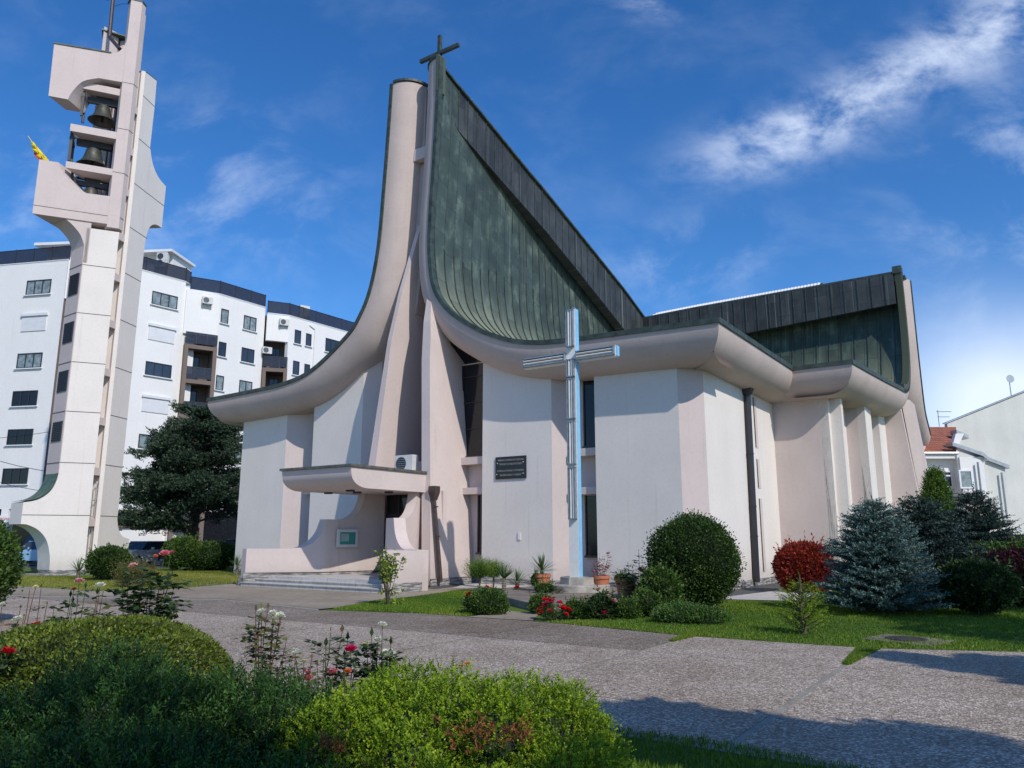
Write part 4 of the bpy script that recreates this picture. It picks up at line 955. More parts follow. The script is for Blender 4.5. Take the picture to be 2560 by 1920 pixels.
# ground floor arcade: dark shopfronts between white piers
facade(A0+Vector((0, 2.2, 0)), A1+Vector((.2, 2.2, 0)), 0, GF+.3, 'dark_glass', name='shopfront')
facade(A0+Vector((0, .3, 0)), A1+Vector((.2, .3, 0)), 2.65, 3.1, 'white_paint', name='fascia_board')
b = MB()
for s in (2, 8, 14, 19.5, 24.5, 27.1): q = A0+(A1-A0).normalized()*s; b.box((q.x, q.y+.25, GF/2), (.6, .5, GF), -.2)
b.build('arcade_pier', M['apt'], apt, world=True)
facade(B0, B1, 2.3, GF, 'brown', name='wall'); facade(B0+Vector((.2, .6, 0)), B1+Vector((.2, .6, 0)), 0, 2.4, 'apt', name='shopfront')
q0 = B1; q1 = Vector((-24.6, 62.6, 0))
facade(q0+Vector((.1, .1, 0)), q1, 0, GF+.2, 'apt')
facade(q1, Vector((-18.5, 69, 0)), 0, GF+.3, 'dark_glass', name='shopfront'); facade(Vector((-20.4, 66.0, 0)), Vector((-18.9, 67.2, 0)), 0, GF+.3, 'apt')
facade(Vector((-18.5, 69, 0)), Vector((-9, 82, 0)), 0, GF+.3, 'dark_glass', name='shopfront')
a = PL(*W5(745, 885), B7, Vector((1, -.7, 0)).normalized()); 
for (p_, q_) in ((W5(742, 890), W5(745, 1150)),):
    d, n_ = frame3(B7, B8); a, c = PL(*p_, B7, n_)+n_*.08, PL(*q_, B7, n_)+n_*.08; MB().tube([a, Vector((a.x, a.y, c.z))], .05, 6).tube([a+Vector((-.4, -.5, .25)), a], .05, 6).build('downpipe', M['white_paint'], apt, world=True)
# outdoor units
acs = []
def ac(p, rz, label, s=1.0):
    t = empty('air_conditioner', p, rz, label, 'air conditioner', 'air conditioner outdoor units')
    MB().box((0, 0, .3*s), (.82*s, .3*s, .58*s)).build('casing', M['ac_grey'], t, bevel=.015)
    b = MB(); b.lathe([(.23*s, -.005), (.23*s, .01)], n=20); b.v = [(x-.12*s, -z-.152*s, y+.3*s) for x, y, z in b.v]; b.build('fan_grille', M['black_metal'], t)
    b = MB()
    for i in range(7): b.box((-.12*s, -.172*s, .3*s-.21*s+.07*s*i), (.42*s*math.sqrt(max(.05, 1-((i-3)/3.3)**2)), .006, .012))
    b.build('grille_bar', M['steel'], t)
    b = MB(); b.box((-.3*s, 0, -.03), (.04, .34*s, .05)); b.box((.3*s, 0, -.03), (.04, .34*s, .05)); b.build('foot', M['black_metal'], t); return t
rzB = math.atan2((B4-B2).y, (B4-B2).x)
def onfac(uv, p, q, o=.25): d, n_ = frame3(p, q); r = PL(uv[0], uv[1], p, n_); return r+n_*o
ac(onfac(W2(1527, 600), B2, B4, .3), rzB, 'air conditioner under the dark canopy of the top balcony')
ac(onfac(W2(1507, 1130), B2, B4, .1), rzB, 'air conditioner on the back wall of the brown balcony, above its rail', .95)
ac(onfac(W5(545, 872), B5, B7, .3), rzB, 'air conditioner beside the upper far balcony, next to the chimney')
ac(onfac(W5(433, 1052), B5, B7, .2), rzB, 'air conditioner in the brown frame below the far upper balcony')
ac(PY(*W2(1205, 272), 60.8), -.1, 'upper of two outdoor units stacked on the apartment roof', 1.15)
ac(PY(*W2(1200, 320), 60.8), -.1, 'lower of two outdoor units stacked on the apartment roof', 1.15)
wp = lambda x, y, z: Matrix.Translation(P0)@Matrix.Rotation(CRZ, 4, 'Z')@Vector((x, y, z))
ac(wp(-3.95, -1.45, 3.87), CRZ, 'pale air conditioner standing on the roof of the entrance canopy', 1.05)
# sign lettering helpers
def text_mesh(s, size, depth=.004, spacing=1.0):
    cu = bpy.data.curves.new('txt', 'FONT'); cu.body = s; cu.size = size; cu.extrude = depth; cu.align_x = 'CENTER'; cu.align_y = 'CENTER'; cu.space_character = spacing
    o = bpy.data.objects.new('txt', cu); COL.objects.link(o); dg = bpy.context.evaluated_depsgraph_get(); me = bpy.data.meshes.new_from_object(o.evaluated_get(dg))
    bpy.data.objects.remove(o); return me
def text_obj(s, size, name, mt, parent, loc, width=None):
    me = text_mesh(s, size); xs_ = [v.co.x for v in me.vertices]
    if width and xs_:
        k = width/(max(xs_)-min(xs_))
        for v in me.vertices: v.co.x *= k
    me.materials.clear(); o = link(name, me, mt, parent); o.location = loc; o.rotation_euler = (R(90), 0, 0); return o
# plaque
plq = empty('plaque', wp(-.36, -.03, 3.98), CRZ, 'black plaque with engraved silver lettering on the white front wall', 'plaque')
MB().box((0, .0, 0), (1.30, .04, .78)).build('slab', simple('black_granite', (.018, .016, .017), .22, 0, .3), plq, bevel=.006)
sil = simple('engraved_silver', (.34, .31, .29), .5)
for i, (tx_, wd, z) in enumerate((("РИМОКАТОЛИЧКА КАТЕДРАЛА", 1.10, .26), ("\"ПРЕСВЕТО СРЦЕ ИСУСОВО\"", 1.0, .12), ("ROMAN CATHOLIC CATHEDRAL", 1.12, -.11), ("\"SACRED HEART OF JESUS\"", .92, -.26))):
    text_obj(tx_, .085, 'lettering', sil, plq, (0, -.022, z), wd)
for x, z in ((-.56, .17), (.54, .17), (-.58, -.22), (.54, -.22)): MB().box((x, -.024, z), (.03, .012, .03)).build('screw', M['white_paint'], plq)
hp = empty('wall_hatch', wp(.0-.02, -.015, 1.62), CRZ, 'small white meter hatch low on the white front wall', 'hatch')
MB().box((0, 0, 0), (.13, .02, .26)).build('door', M['white'], hp); MB().box((0, -.012, 0), (.10, .008, .22)).build('panel', M['white_paint'], hp)
# notice box on the left wing wall
wd_ = Vector((-5.52+.02, -2.6, 0)); 
nb = empty('notice_box', wp(-5.50, -2.75, 1.55), CRZ+math.atan2(2.35, .5), 'white framed notice box with green papers on the porch wall', 'notice board')
MB().box((0, -.04, 0), (.82, .08, .62)).build('case', M['ac_grey'], nb, bevel=.01); MB().box((0, -.083, 0), (.62, .01, .42)).build('pane', simple('green_notice', (.05, .26, .22), .15), nb); MB().box((-.12, -.09, .03), (.32, .004, .26)).build('paper', simple('notice_paper', (.30, .42, .38), .5), nb)
# big free-standing cross with light tubes
cz0 = .16
cr = empty('light_cross', (CX, CY, .52), CRZ, 'tall white and light blue steel cross carrying fluorescent tubes, on a round plinth', 'cross')
W_, D_ = .15, .19
HT = 7.55; AZ = 6.12
MB().b2(-W_, W_, -D_, D_-.2, 0, HT).build('post', M['cross_white'], cr)
b = MB(); b.b2(W_+.002, W_+.015, -D_+.01, D_-.21, 0, AZ-.14); b.b2(W_+.002, W_+.015, -D_+.01, D_-.21, AZ+.18, HT); b.build('side_plate', M['blue_paint'], cr)
for sx in (-1, 1):
    L = 1.62 if sx < 0 else 1.42
    a = MB().b2(sx*(W_+.016), sx*L, -D_, D_-.2, AZ-.14, AZ+.17).build('arm', M['cross_white'], cr)
    MB().b2(sx*L, sx*(L+.03), -D_+.01, D_-.21, AZ-.13, AZ+.16).build('end_plate', M['blue_paint'], a)
def lampbox(x0, x1, z0, z1, par=cr, vert=True):
    f = MB(); t = .035; y0, y1 = -D_-.10, -D_
    f.b2(x0, x0+t, y0, y1, z0, z1); f.b2(x1-t, x1, y0, y1, z0, z1); f.b2(x0, x1, y0, y1, z0, z0+t); f.b2(x0, x1, y0, y1, z1-t, z1)
    o = f.build('lamp_box', M['steel'], par)
    g_ = MB()
    if vert:
        for k in (.33, .67): x = x0+(x1-x0)*k; g_.tube([(x, -D_-.06, z0+t), (x, -D_-.06, z1-t)], .034, 8)
    else:
        for k in (.33, .67): z = z0+(z1-z0)*k; g_.tube([(x0+t, -D_-.06, z), (x1-t, -D_-.06, z)], .032, 8)
    g_.build('fluorescent_tube', M['tube_white'], o, auto=40)
    p_ = MB(); p_.b2(x0+t, x1-t, -D_-.02, -D_-.002, z0+t, z1-t); p_.build('reflector', simple('reflector', (.30, .27, .24), .3, .3), o)
for z0, z1 in ((1.55, 2.98), (3.05, 4.28), (4.33, 5.50), (5.54, AZ-.06), (AZ+.30, HT-.03)): lampbox(-.12, .12, z0, z1)
lampbox(-1.60, -.17, AZ-.11, AZ+.15, vert=False); lampbox(.19, 1.40, AZ-.11, AZ+.15, vert=False)
b = MB(); b.tube([(math.cos(a_)*.07, 0, HT+.02+math.sin(a_)*.09) for a_ in np.linspace(0, math.pi, 8)], .014, 5); b.build('lifting_ring', M['steel'], cr)
pl = empty('cross_plinth', (CX, CY, .16), 0, 'round stepped concrete plinth under the light cross', 'plinth')
MB().lathe([(.86, 0), (.86, .16), (.84, .18)], n=36).build('lower_step', M['concrete'], pl, auto=40)
MB().zprism([(.50*math.cos(k*math.pi/4+.2), .50*math.sin(k*math.pi/4+.2)) for k in range(8)], .18, .37).build('upper_step', M['concrete'], pl)

# ------------------------------------------------------------------ houses at the right
def W4(x, y): return (2240+x/4.609, 960+y/4.609)
house = empty('house', (19, 46, 0), 0, 'white house with red tiled roof and grey gutters behind the cathedral', 'house')
tile_m, t_, b_ = newmat('red_roof_tiles'); tc = t_.nodes.new('ShaderNodeTexCoord')
bk = t_.nodes.new('ShaderNodeTexBrick'); bk.inputs['Scale'].default_value = 1; bk.inputs['Brick Width'].default_value = .26; bk.inputs['Row Height'].default_value = .30; bk.offset = 0; bk.inputs['Mortar Size'].default_value = .03
bk.inputs['Color1'].default_value = (.30, .095, .05, 1); bk.inputs['Color2'].default_value = (.42, .145, .075, 1); bk.inputs['Mortar'].default_value = (.12, .04, .025, 1); bk.inputs['Mortar Smooth'].default_value = .6
t_.links.new(tc.outputs['UV'], bk.inputs[0]); t_.links.new(bk.outputs[0], b_.inputs['Base Color']); b_.inputs['Roughness'].default_value = .8; bump(t_, b_, bk.outputs['Fac'], -.8, .05)
YH = 46.0
def hz(x, y, dy=0): q = PY(*W4(x, y), YH+dy); return q
# main wall facing the viewer
zeave = hz(450, 800).z; xl = 8.0; xr = hz(680, 1000).x; xr2 = hz(960, 1100).x
MB().b2(xl, xr, YH, YH+9, 0, zeave).build('wall', M['apt'], house, world=True)
MB().b2(xr+.002, xr2, YH-.6, YH+8, 0, hz(900, 850).z).build('wall', M['apt'], house, world=True)
xr3 = PY(*W4(1220, 1100), YH+1).x
MB().b2(xr2+.002, xr3, YH+.6, YH+10, 0, PY(*W4(1100, 900), YH+1).z).build('wall', M['cream'], house, world=True)
rid = PY(*W4(510, 495), YH+5)
b = MB(); A_ = (xl, YH-.5, zeave); B_ = (xr-.1, YH-.5, zeave); C_ = (rid.x+1.5, YH+5, rid.z); D_p = (xl, YH+5, rid.z)
C_ = (PY(*W4(700, 560), YH+5).x, YH+5, rid.z)
b.add([A_, B_, C_, D_p, (xl, YH+10, zeave), (xr, YH+10, zeave)], [(0, 1, 2, 3), (3, 2, 5, 4), (1, 5, 2)]); ro = b.build('roof', tile_m, house, world=True)
ul = ro.data.uv_layers.new(name='UVMap')
for lp in ro.data.loops: v = ro.data.vertices[lp.vertex_index].co; ul.data[lp.index].uv = (v.x, math.hypot(v.y, v.z))
MB().tube([(xl, YH-.58, zeave-.05), (xr-.05, YH-.58, zeave-.05)], .09, 8).build('gutter', M['steel'], house, world=True)
MB().b2(xl, xr, YH-.52, YH-.0, zeave-.35, zeave-.1).build('eaves_board', M['white_paint'], house, world=True)
# side roofs: grey verge boards
for (p, q, dy) in ((W4(655, 712), W4(1010, 830), -.8), (W4(1010, 830), W4(1070, 885), -.8), (W4(1070, 885), W4(1310, 975), .4), (W4(700, 565), W4(840, 630), 2.0)):
    a, c = PY(*p, YH+dy), PY(*q, YH+dy); b = MB(); b.prism([a, c, c+Vector((0, 0, .22)), a+Vector((0, 0, .22))], (0, .7, 0)); b.build('side_roof', M['steel'], house, world=True)
a = PY(*W4(690, 570), YH); c = PY(*W4(655, 700), YH); b = MB(); b.prism([a, c, c+Vector((.35, 0, 0)), a+Vector((.5, 0, 0))], (0, .3, 0)); b.build('dormer_wall', M['apt'], house, world=True)
def hwin(x0, y0, x1, y1, Y, nx, ny, fr='white_paint', gl='window_glass'):
    a, c = PY(*W4(x0, y0), Y), PY(*W4(x1, y1), Y); f = MB(); t = .09
    for i in range(nx+1): x = a.x+(c.x-a.x-t)*i/nx; f.b2(x, x+t, Y-.06, Y+.02, c.z, a.z)
    for z in [c.z, a.z-t]+([c.z+(a.z-c.z)*.66] if ny > 1 else []): f.b2(a.x+t, c.x-t, Y-.055, Y+.02, z, z+t)
    o = f.build('window', M[fr], house, world=True); g_ = MB().b2(a.x+.05, c.x-.05, Y-.02, Y-.01, c.z+.03, a.z-.03); g_.v = [tuple(Vector(v)-house.location) for v in g_.v]; g_.build('pane', M[gl], o)
hwin(455, 1000, 660, 1195, YH, 2, 2); hwin(715, 990, 895, 1205, YH-.6, 1, 1, gl='curtain')
for x, y0, y1, dy in ((690, 830, 1290, -.7), (940, 900, 1330, -.8), (1215, 1020, 1560, .4)):
    a = PY(*W4(x, y0), YH+dy); c = PY(*W4(x+30, y1), YH+dy); MB().tube([a, Vector((a.x, a.y, c.z))], .06, 6).build('downpipe', M['steel'], house, world=True)
a = PY(*W4(650, 1300), YH-1.2); c = PY(*W4(980, 1330), YH-1.2); MB().b2(a.x-2, c.x, YH-1.6, YH-.6, a.z-.15, a.z).build('porch_roof', M['dark_brown_metal'], house, world=True)
MB().b2(a.x-2, c.x-.1, YH-1.3, YH-.61, 0, a.z-.15).build('porch_wall', M['pink'], house, world=True)
ga = empty('gable_building', (30, 52, 0), 0, 'tall blank cream gable wall with rain stains at the right edge', 'building')
Yg = 52; p1 = PY(*W4(590, 455), Yg); p2 = PY(*W4(1475, 95), Yg); sl_ = (p2.z-p1.z)/(p2.x-p1.x)
b = MB(); b.prism([(p1.x, Yg, 0), (p2.x+14, Yg, 0), (p2.x+14, Yg, p2.z+sl_*14), (p1.x, Yg, p1.z)], (0, .35, 0)); b.build('wall', M['cream'], ga, world=True)
b = MB(); b.prism([(p1.x-.1, Yg-.1, p1.z+.003), (p2.x+14, Yg-.1, p2.z+sl_*14+.003), (p2.x+14, Yg-.1, p2.z+sl_*14+.07), (p1.x-.1, Yg-.1, p1.z+.07)], (0, .5, 0)); b.build('verge', M['steel'], ga, world=True)
dp = PY(*W4(1328, 140), Yg+.5); dish = empty('satellite_dish', dp, 0, 'small grey satellite dish on a pole above the cream gable', 'satellite dish')
MB().tube([(0, 0, -.1), (0, 0, 1.1)], .03, 6).build('pole', M['steel'], dish)
b = MB().lathe([(.28, .08), (.2, .02), (.02, 0), (.0, .01)], n=18); b.v = [(x, -z-.05, y+1.2) for x, y, z in b.v]; b.build('reflector', M['steel'], dish)
an = empty('antenna', PY(*W4(500, 490), YH+5), 0, 'thin television antenna on the red tiled roof', 'antenna')
MB().tube([(0, 0, 0), (0, 0, 1.1)], .02, 5).build('pole', M['black_metal'], an); MB().box((.4, 0, 1.0), (1.0, .03, .03)).box((.35, 0, .65), (.8, .03, .03)).build('rod', M['black_metal'], an)
# manhole
mh = empty('manhole', (6.1, 12.95, 0), 0, 'round iron manhole cover set in a concrete slab on the lawn', 'manhole')
MB().prism([(-.55, -.1, -.02), (.10, -.95, -.02), (.82, -.35, -.02), (.15, .52, -.02)], (0, 0, .035)).build('slab', M['terrace'], mh, bevel=.006)
MB().lathe([(.30, 0), (.30, .028), (.27, .032)], (.13, -.2, 0), 28).build('cover', M['dark_brown_metal'], mh)
# low kerb strips by the tower
tag(MB().box((-19.9, 33.7, .03), (1.6, .5, .1), .4).build('path', M['stone']), kind='structure')
# overhead cables crossing behind the tower
for i, (p, q, r_) in enumerate(((W3(-60, 375), W3(395, 478), .018), (W3(-60, 560), W3(340, 645), .014), (W2(-80, 1592), W2(430, 1530), .014))):
    a, c = PY(*p, 44), PY(*q, 44); tag(MB().tube([a, (a+c)/2-Vector((0, 0, .05)), c], r_, 5).build('overhead_cable', M['black_metal']), ('thick dark cable slanting down behind the tower, topmost of the low pair', 'lower thin cable slanting behind the tower foot', 'highest cable, crossing the fifth-floor window at far left')[i], 'cable')
sg = empty('shop_sign', PY(*W3(105, 893), 55.4), 0, 'long white shop sign with small red letters under the arcade', 'sign')
MB().box((0, 0, 0), (2.8, .1, .42)).build('board', M['white_paint'], sg); text_obj("ФЕРМ ЛАСТЕРИЈА", .26, 'lettering', simple('sign_red', (.45, .05, .05), .5), sg, (.2, -.06, 0), 2.1)
# ------------------------------------------------------------------ vegetation
RNG = np.random.default_rng(7)
def leafmat(name, stops, trans=.25, rough=.5, spec=.35):
    m, t, b = newmat(name); at = t.nodes.new('ShaderNodeAttribute'); at.attribute_name = 'v'
    c = ramp(t, at.outputs['Fac'], stops); t.links.new(c, b.inputs['Base Color']); b.inputs['Roughness'].default_value = rough; b.inputs['Specular IOR Level'].default_value = spec
    tr = t.nodes.new('ShaderNodeBsdfTranslucent'); t.links.new(mixc(t, 1, c, (1.0, 1.15, .6), 'MULTIPLY'), tr.inputs[0])
    mx_ = t.nodes.new('ShaderNodeMixShader'); mx_.inputs[0].default_value = trans
    t.links.new(b.outputs[0], mx_.inputs[1]); t.links.new(tr.outputs[0], mx_.inputs[2]); t.links.new(mx_.outputs[0], t.nodes['Material Output'].inputs[0]); return m
LM = {
 'box': leafmat('glossy_dark_leaf', [(0, (.018, .040, .010)), (.5, (.040, .085, .016)), (.85, (.085, .15, .025)), (1, (.16, .22, .05))]),
 'hedge': leafmat('mid_green_leaf', [(0, (.022, .055, .010)), (.5, (.055, .115, .018)), (1, (.14, .21, .035))]),
 'dark': leafmat('shaded_leaf', [(0, (.015, .035, .010)), (.6, (.035, .075, .018)), (1, (.08, .13, .03))]),
 'olive': leafmat('clipped_olive_leaf', [(0, (.06, .075, .012)), (.45, (.13, .18, .022)), (.8, (.24, .30, .035)), (1, (.34, .35, .08))]),
 'juniper': leafmat('deep_green_juniper', [(0, (.008, .030, .008)), (.5, (.030, .085, .012)), (.85, (.075, .165, .020)), (1, (.18, .22, .07))], .1, .6),
 'golden': leafmat('golden_juniper', [(0, (.05, .10, .008)), (.4, (.16, .26, .012)), (.8, (.34, .45, .018)), (1, (.48, .55, .04))], .25, .6),
 'rust': leafmat('rusty_dead_sprig', [(0, (.12, .04, .015)), (1, (.32, .12, .035))], .1, .8),
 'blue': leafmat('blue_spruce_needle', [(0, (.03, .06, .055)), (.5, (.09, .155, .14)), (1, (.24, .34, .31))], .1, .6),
 'bluedark': leafmat('shaded_spruce_needle', [(0, (.014, .028, .025)), (.6, (.04, .07, .06)), (1, (.10, .14, .12))], .1, .6),  # blue needles darkened in colour for the spruces standing in shade
 'cedar': leafmat('cedar_needle', [(0, (.018, .034, .022)), (.5, (.042, .078, .045)), (1, (.10, .15, .08))], .1, .6),
 'thuja': leafmat('thuja_spray', [(0, (.03, .065, .010)), (.6, (.085, .16, .018)), (1, (.19, .28, .03))], .2, .6),
 'red': leafmat('red_leaf', [(0, (.10, .012, .012)), (.5, (.28, .03, .018)), (1, (.48, .07, .03))], .25),
 'darkred': leafmat('maroon_leaf', [(0, (.035, .008, .010)), (1, (.12, .02, .022))], .2),
 'yucca': leafmat('yucca_blade', [(0, (.045, .085, .03)), (.6, (.10, .17, .06)), (1, (.24, .30, .13))], .15, .5),
 'rose': leafmat('rose_leaf', [(0, (.012, .035, .012)), (.5, (.03, .075, .02)), (.85, (.07, .13, .03)), (1, (.14, .10, .04))], .3),
 'rosepale': leafmat('pale_rose_leaf', [(0, (.05, .07, .02)), (.5, (.10, .14, .03)), (.8, (.20, .22, .05)), (1, (.20, .09, .05))], .3),
 'shrub': leafmat('fresh_shrub_leaf', [(0, (.07, .12, .015)), (.5, (.17, .25, .03)), (1, (.38, .42, .07))], .35),
 'dry': leafmat('dry_twig_leaf', [(0, (.07, .06, .02)), (.5, (.14, .14, .035)), (1, (.25, .22, .07))], .3),
 'grass': leafmat('grass_blade', [(0, (.045, .095, .008)), (.5, (.11, .20, .015)), (.85, (.19, .29, .02)), (1, (.30, .30, .07))], .3, .6),
 'grassdry': leafmat('yellowing_grass', [(0, (.09, .11, .01)), (.5, (.19, .22, .025)), (1, (.36, .33, .09))], .3, .6),
}
def petal(name, c): return leafmat(name, [(0, tuple(x*.6 for x in c)), (1, c)], .35, .6, .2)
PM = {'white': petal('white_petal', (.85, .82, .74)), 'cream': petal('cream_petal', (.80, .70, .42)), 'pink': petal('pink_petal', (.80, .22, .28)), 'magenta': petal('magenta_petal', (.75, .02, .16)),
      'red': petal('red_petal', (.72, .015, .03)), 'coral': petal('coral_petal', (.80, .20, .08)), 'palepink': petal('pale_pink_petal', (.80, .38, .40))}
M['bark'] = simple('bark', (.09, .07, .05), .9, 0, .35, 12, .5, 30); M['stem'] = simple('green_stem', (.07, .09, .03), .7, 0, .3, 10); M['redstem'] = simple('reddish_stem', (.14, .06, .04), .7, 0, .3, 10)
M['core'] = simple('shade_core', (.012, .018, .008), .95, 0, .4, 9)  # dark solid added inside crowns to block light, standing for inner shade
M['trunkband'] = simple('yucca_trunk', (.20, .17, .12), .9, 0, .5, 14, .5, 30)
def unit(a): return a/np.maximum(1e-9, np.linalg.norm(a, axis=1, keepdims=True))
def leaves(name, P, D, L, W, m, parent, rng=RNG, val=None, flat_=None, kind=None):
    """one rhombic leaf per point; P,D (n,3); L,W scalars or (n,); flat_: preferred face normal"""
    n = len(P); D = unit(D); r = rng.normal(size=(n, 3))
    if flat_ is not None: r = np.cross(D, flat_+rng.normal(size=(n, 3))*.35)
    S = unit(np.cross(D, r) if flat_ is None else r)
    L = np.broadcast_to(L, (n,))[:, None]*rng.uniform(.7, 1.25, (n, 1)); W = np.broadcast_to(W, (n,))[:, None]*rng.uniform(.75, 1.2, (n, 1))
    V = np.stack([P, P+D*L*.45+S*W*.5, P+D*L, P+D*L*.45-S*W*.5], 1).reshape(-1, 3).astype(np.float32)
    me = bpy.data.meshes.new(name); me.vertices.add(4*n); me.vertices.foreach_set('co', V.ravel()); me.loops.add(4*n); me.loops.foreach_set('vertex_index', np.arange(4*n, dtype=np.int32))
    me.polygons.add(n); me.polygons.foreach_set('loop_start', np.arange(0, 4*n, 4, dtype=np.int32)); me.update(calc_edges=True)
    at = me.attributes.new('v', 'FLOAT', 'FACE'); at.data.foreach_set('value', (val if val is not None else rng.uniform(0, 1, n)).astype(np.float32))
    o = link(name, me, m, parent); return o
def lumps(D, seed, k=5):
    """smooth pseudo-noise on directions, about -1..1"""
    r = np.random.default_rng(seed); f = r.normal(size=(k, 3))*2.6; p = r.uniform(0, 6.28, k); return np.sin(D@f.T+p).sum(1)/k*1.3
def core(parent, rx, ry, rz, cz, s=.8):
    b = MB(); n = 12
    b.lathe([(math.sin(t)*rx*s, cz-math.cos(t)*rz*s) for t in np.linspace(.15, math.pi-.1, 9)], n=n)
    o = b.build('shade_core', M['core'], parent, smooth=True); o.scale = (1, ry/rx, 1); return o
def bush(name, label, x, y, rx, h, n, L, W, mt, seed=1, ry=None, lump=.07, z0=0., cat='bush', group=None, stem=True, spiky=.0, vb=0, depth=.28, power=2.0, cz=None, z=0, shoots=26):
    ry = ry or rx; rng = np.random.default_rng(seed); t = empty(name, (x, y, z), 0, label, cat, group); rz = (h-z0)/2; cz = z0+rz
    d = unit(rng.normal(size=(n, 3))); s = (1+lump*lumps(d, seed))*rng.uniform(1-depth, 1, n)**.6
    s *= 1+spiky*(rng.uniform(0, 1, n)**8)
    p = d*s[:, None]*np.array([rx, ry, rz])
    if power > 2:
        k = (np.abs(d)**power).sum(1)**(-1/power); p = d*(k*s)[:, None]*np.array([rx, ry, rz])
    p[:, 2] += cz; p = p[p[:, 2] > .02]; d = d[:len(p)] if len(d) == len(p) else unit(p-np.array([0, 0, cz]))
    out = unit(p-np.array([0, 0, cz])); D = unit(out*.9+rng.normal(size=p.shape)*.6+np.array([0, 0, .45]))
    val = np.clip(rng.normal(.42, .22, len(p))+.25*lumps(out*2.2, seed+9)+vb, 0, 1)
    if shoots:      # stray new shoots beyond the clipped outline
        sd_ = unit(rng.normal(size=(shoots, 3))+np.array([0, 0, .7])); sb_ = sd_*.93*np.array([rx, ry, rz])+np.array([0, 0, cz]); k_ = 9; tt = np.linspace(0, 1, k_)
        sv = unit(sd_*.7+rng.normal(size=(shoots, 3))*.25+np.array([0, 0, .6])); ln_ = rng.uniform(1.6, 4.2, (shoots, 1, 1))*L
        q = (sb_[:, None, :]+sv[:, None, :]*ln_*tt[None, :, None]).reshape(-1, 3); qd = np.repeat(sv, k_, 0)+rng.normal(size=(len(q), 3))*.55
        ok = q[:, 2] > .03; p = np.concatenate([p, q[ok]]); D = np.concatenate([D, unit(qd[ok])]); val = np.concatenate([val, rng.uniform(.5, 1, ok.sum())])
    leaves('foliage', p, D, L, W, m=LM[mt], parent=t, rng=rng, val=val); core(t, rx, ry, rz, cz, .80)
    if stem:
        b = MB()
        for k in range(5): an = k*1.26+seed; b.tube([(math.cos(an)*rx*.12, math.sin(an)*rx*.12, 0), (math.cos(an)*rx*.4, math.sin(an)*rx*.4, max(cz*.8, .12))], [.03, .015], 5)
        b.build('stem', M['bark'], t)
    return t
def sprays(name, P, D, ln, k, L, W, m, parent, rng, vb=0, droop=.0, flat_=False):
    """feathery sprays: each has k needles along a curved twig"""
    n = len(P); D = unit(D); t = np.linspace(.08, 1, k)
    B = unit(np.cross(D, rng.normal(size=(n, 3)))); C = np.cross(D, B); ln = np.broadcast_to(ln, (n,))*rng.uniform(.6, 1.3, n)
    pts = P[:, None, :]+D[:, None, :]*(ln[:, None, None]*t[None, :, None])+B[:, None, :]*(ln[:, None, None]*.18*(t**2)[None, :, None])
    pts[:, :, 2] -= droop*ln[:, None]*(t**2)[None, :]
    sd_ = np.where(np.arange(k) % 2 == 0, 1., -1.); ND = D[:, None, :]*1.0+C[:, None, :]*sd_[None, :, None]*.85+rng.normal(size=(n, k, 3))*.22
    sz = (1-.45*t)[None, :]*np.ones((n, 1)); val = np.clip(rng.normal(.4, .16, n)[:, None]+.35*(t-.4)[None, :]+vb, 0, 1)*np.ones((n, k))
    return leaves(name, pts.reshape(-1, 3), ND.reshape(-1, 3), (L*sz).ravel(), W, m, parent, rng, val=val.ravel())
# ---- clipped and round bushes
def BP(u, v, y): p = PY(u, v, y); return p.x, p.z
bush('round_bush', 'big dark green ball-clipped bush in front of the white wall corner', 4.2, 18.3, 1.01, 2.08, 30000, .055, .034, 'box', 3, lump=.08, spiky=.16, depth=.34, vb=.05)
bush('bush', 'rounded dark leafy bush at the foot of the bell tower', -15.35, 30.2, .74, 1.22, 8000, .10, .05, 'box', 5, spiky=.15, z0=.05)
bush('bush', 'broad bright green bush in front of the parked cars, hiding a person', -15.9, 38.4, 1.0, 1.55, 9000, .10, .06, 'hedge', 6, vb=.12, lump=.13)
bush('bush', 'darker green bush between the bright bush and the cathedral corner', -14.6, 38.9, 1.15, 1.35, 9000, .10, .06, 'box', 8, lump=.10)
bush('hedge_bush', 'tall leafy green bush cut by the left edge of the photo', -10.75, 14.6, 1.5, 2.05, 30000, .075, .045, 'hedge', 9, lump=.10, spiky=.12, depth=.35)
bush('bush', 'red-leaved bush beside the blue spruce near the side wall', 8.85, 23.9, .88, 1.4, 11000, .11, .05, 'red', 11, spiky=.12, lump=.13, z0=-.1)
bush('bush', 'dark green rounded bush at the right edge of the lawn', 9.7, 16.6, .74, 1.12, 9000, .075, .04, 'dark', 12, spiky=.12, z0=.08)
bush('bush', 'dull maroon bush behind the dark green one at the right edge', 12.0, 18.9, 1.05, 1.32, 9000, .08, .04, 'darkred', 13, z0=.05)
bush('hedge_bush', 'flat-topped green hedge behind the maroon bush', 14.9, 22.5, 1.9, 1.45, 12000, .09, .05, 'hedge', 14, ry=1.0, power=4)
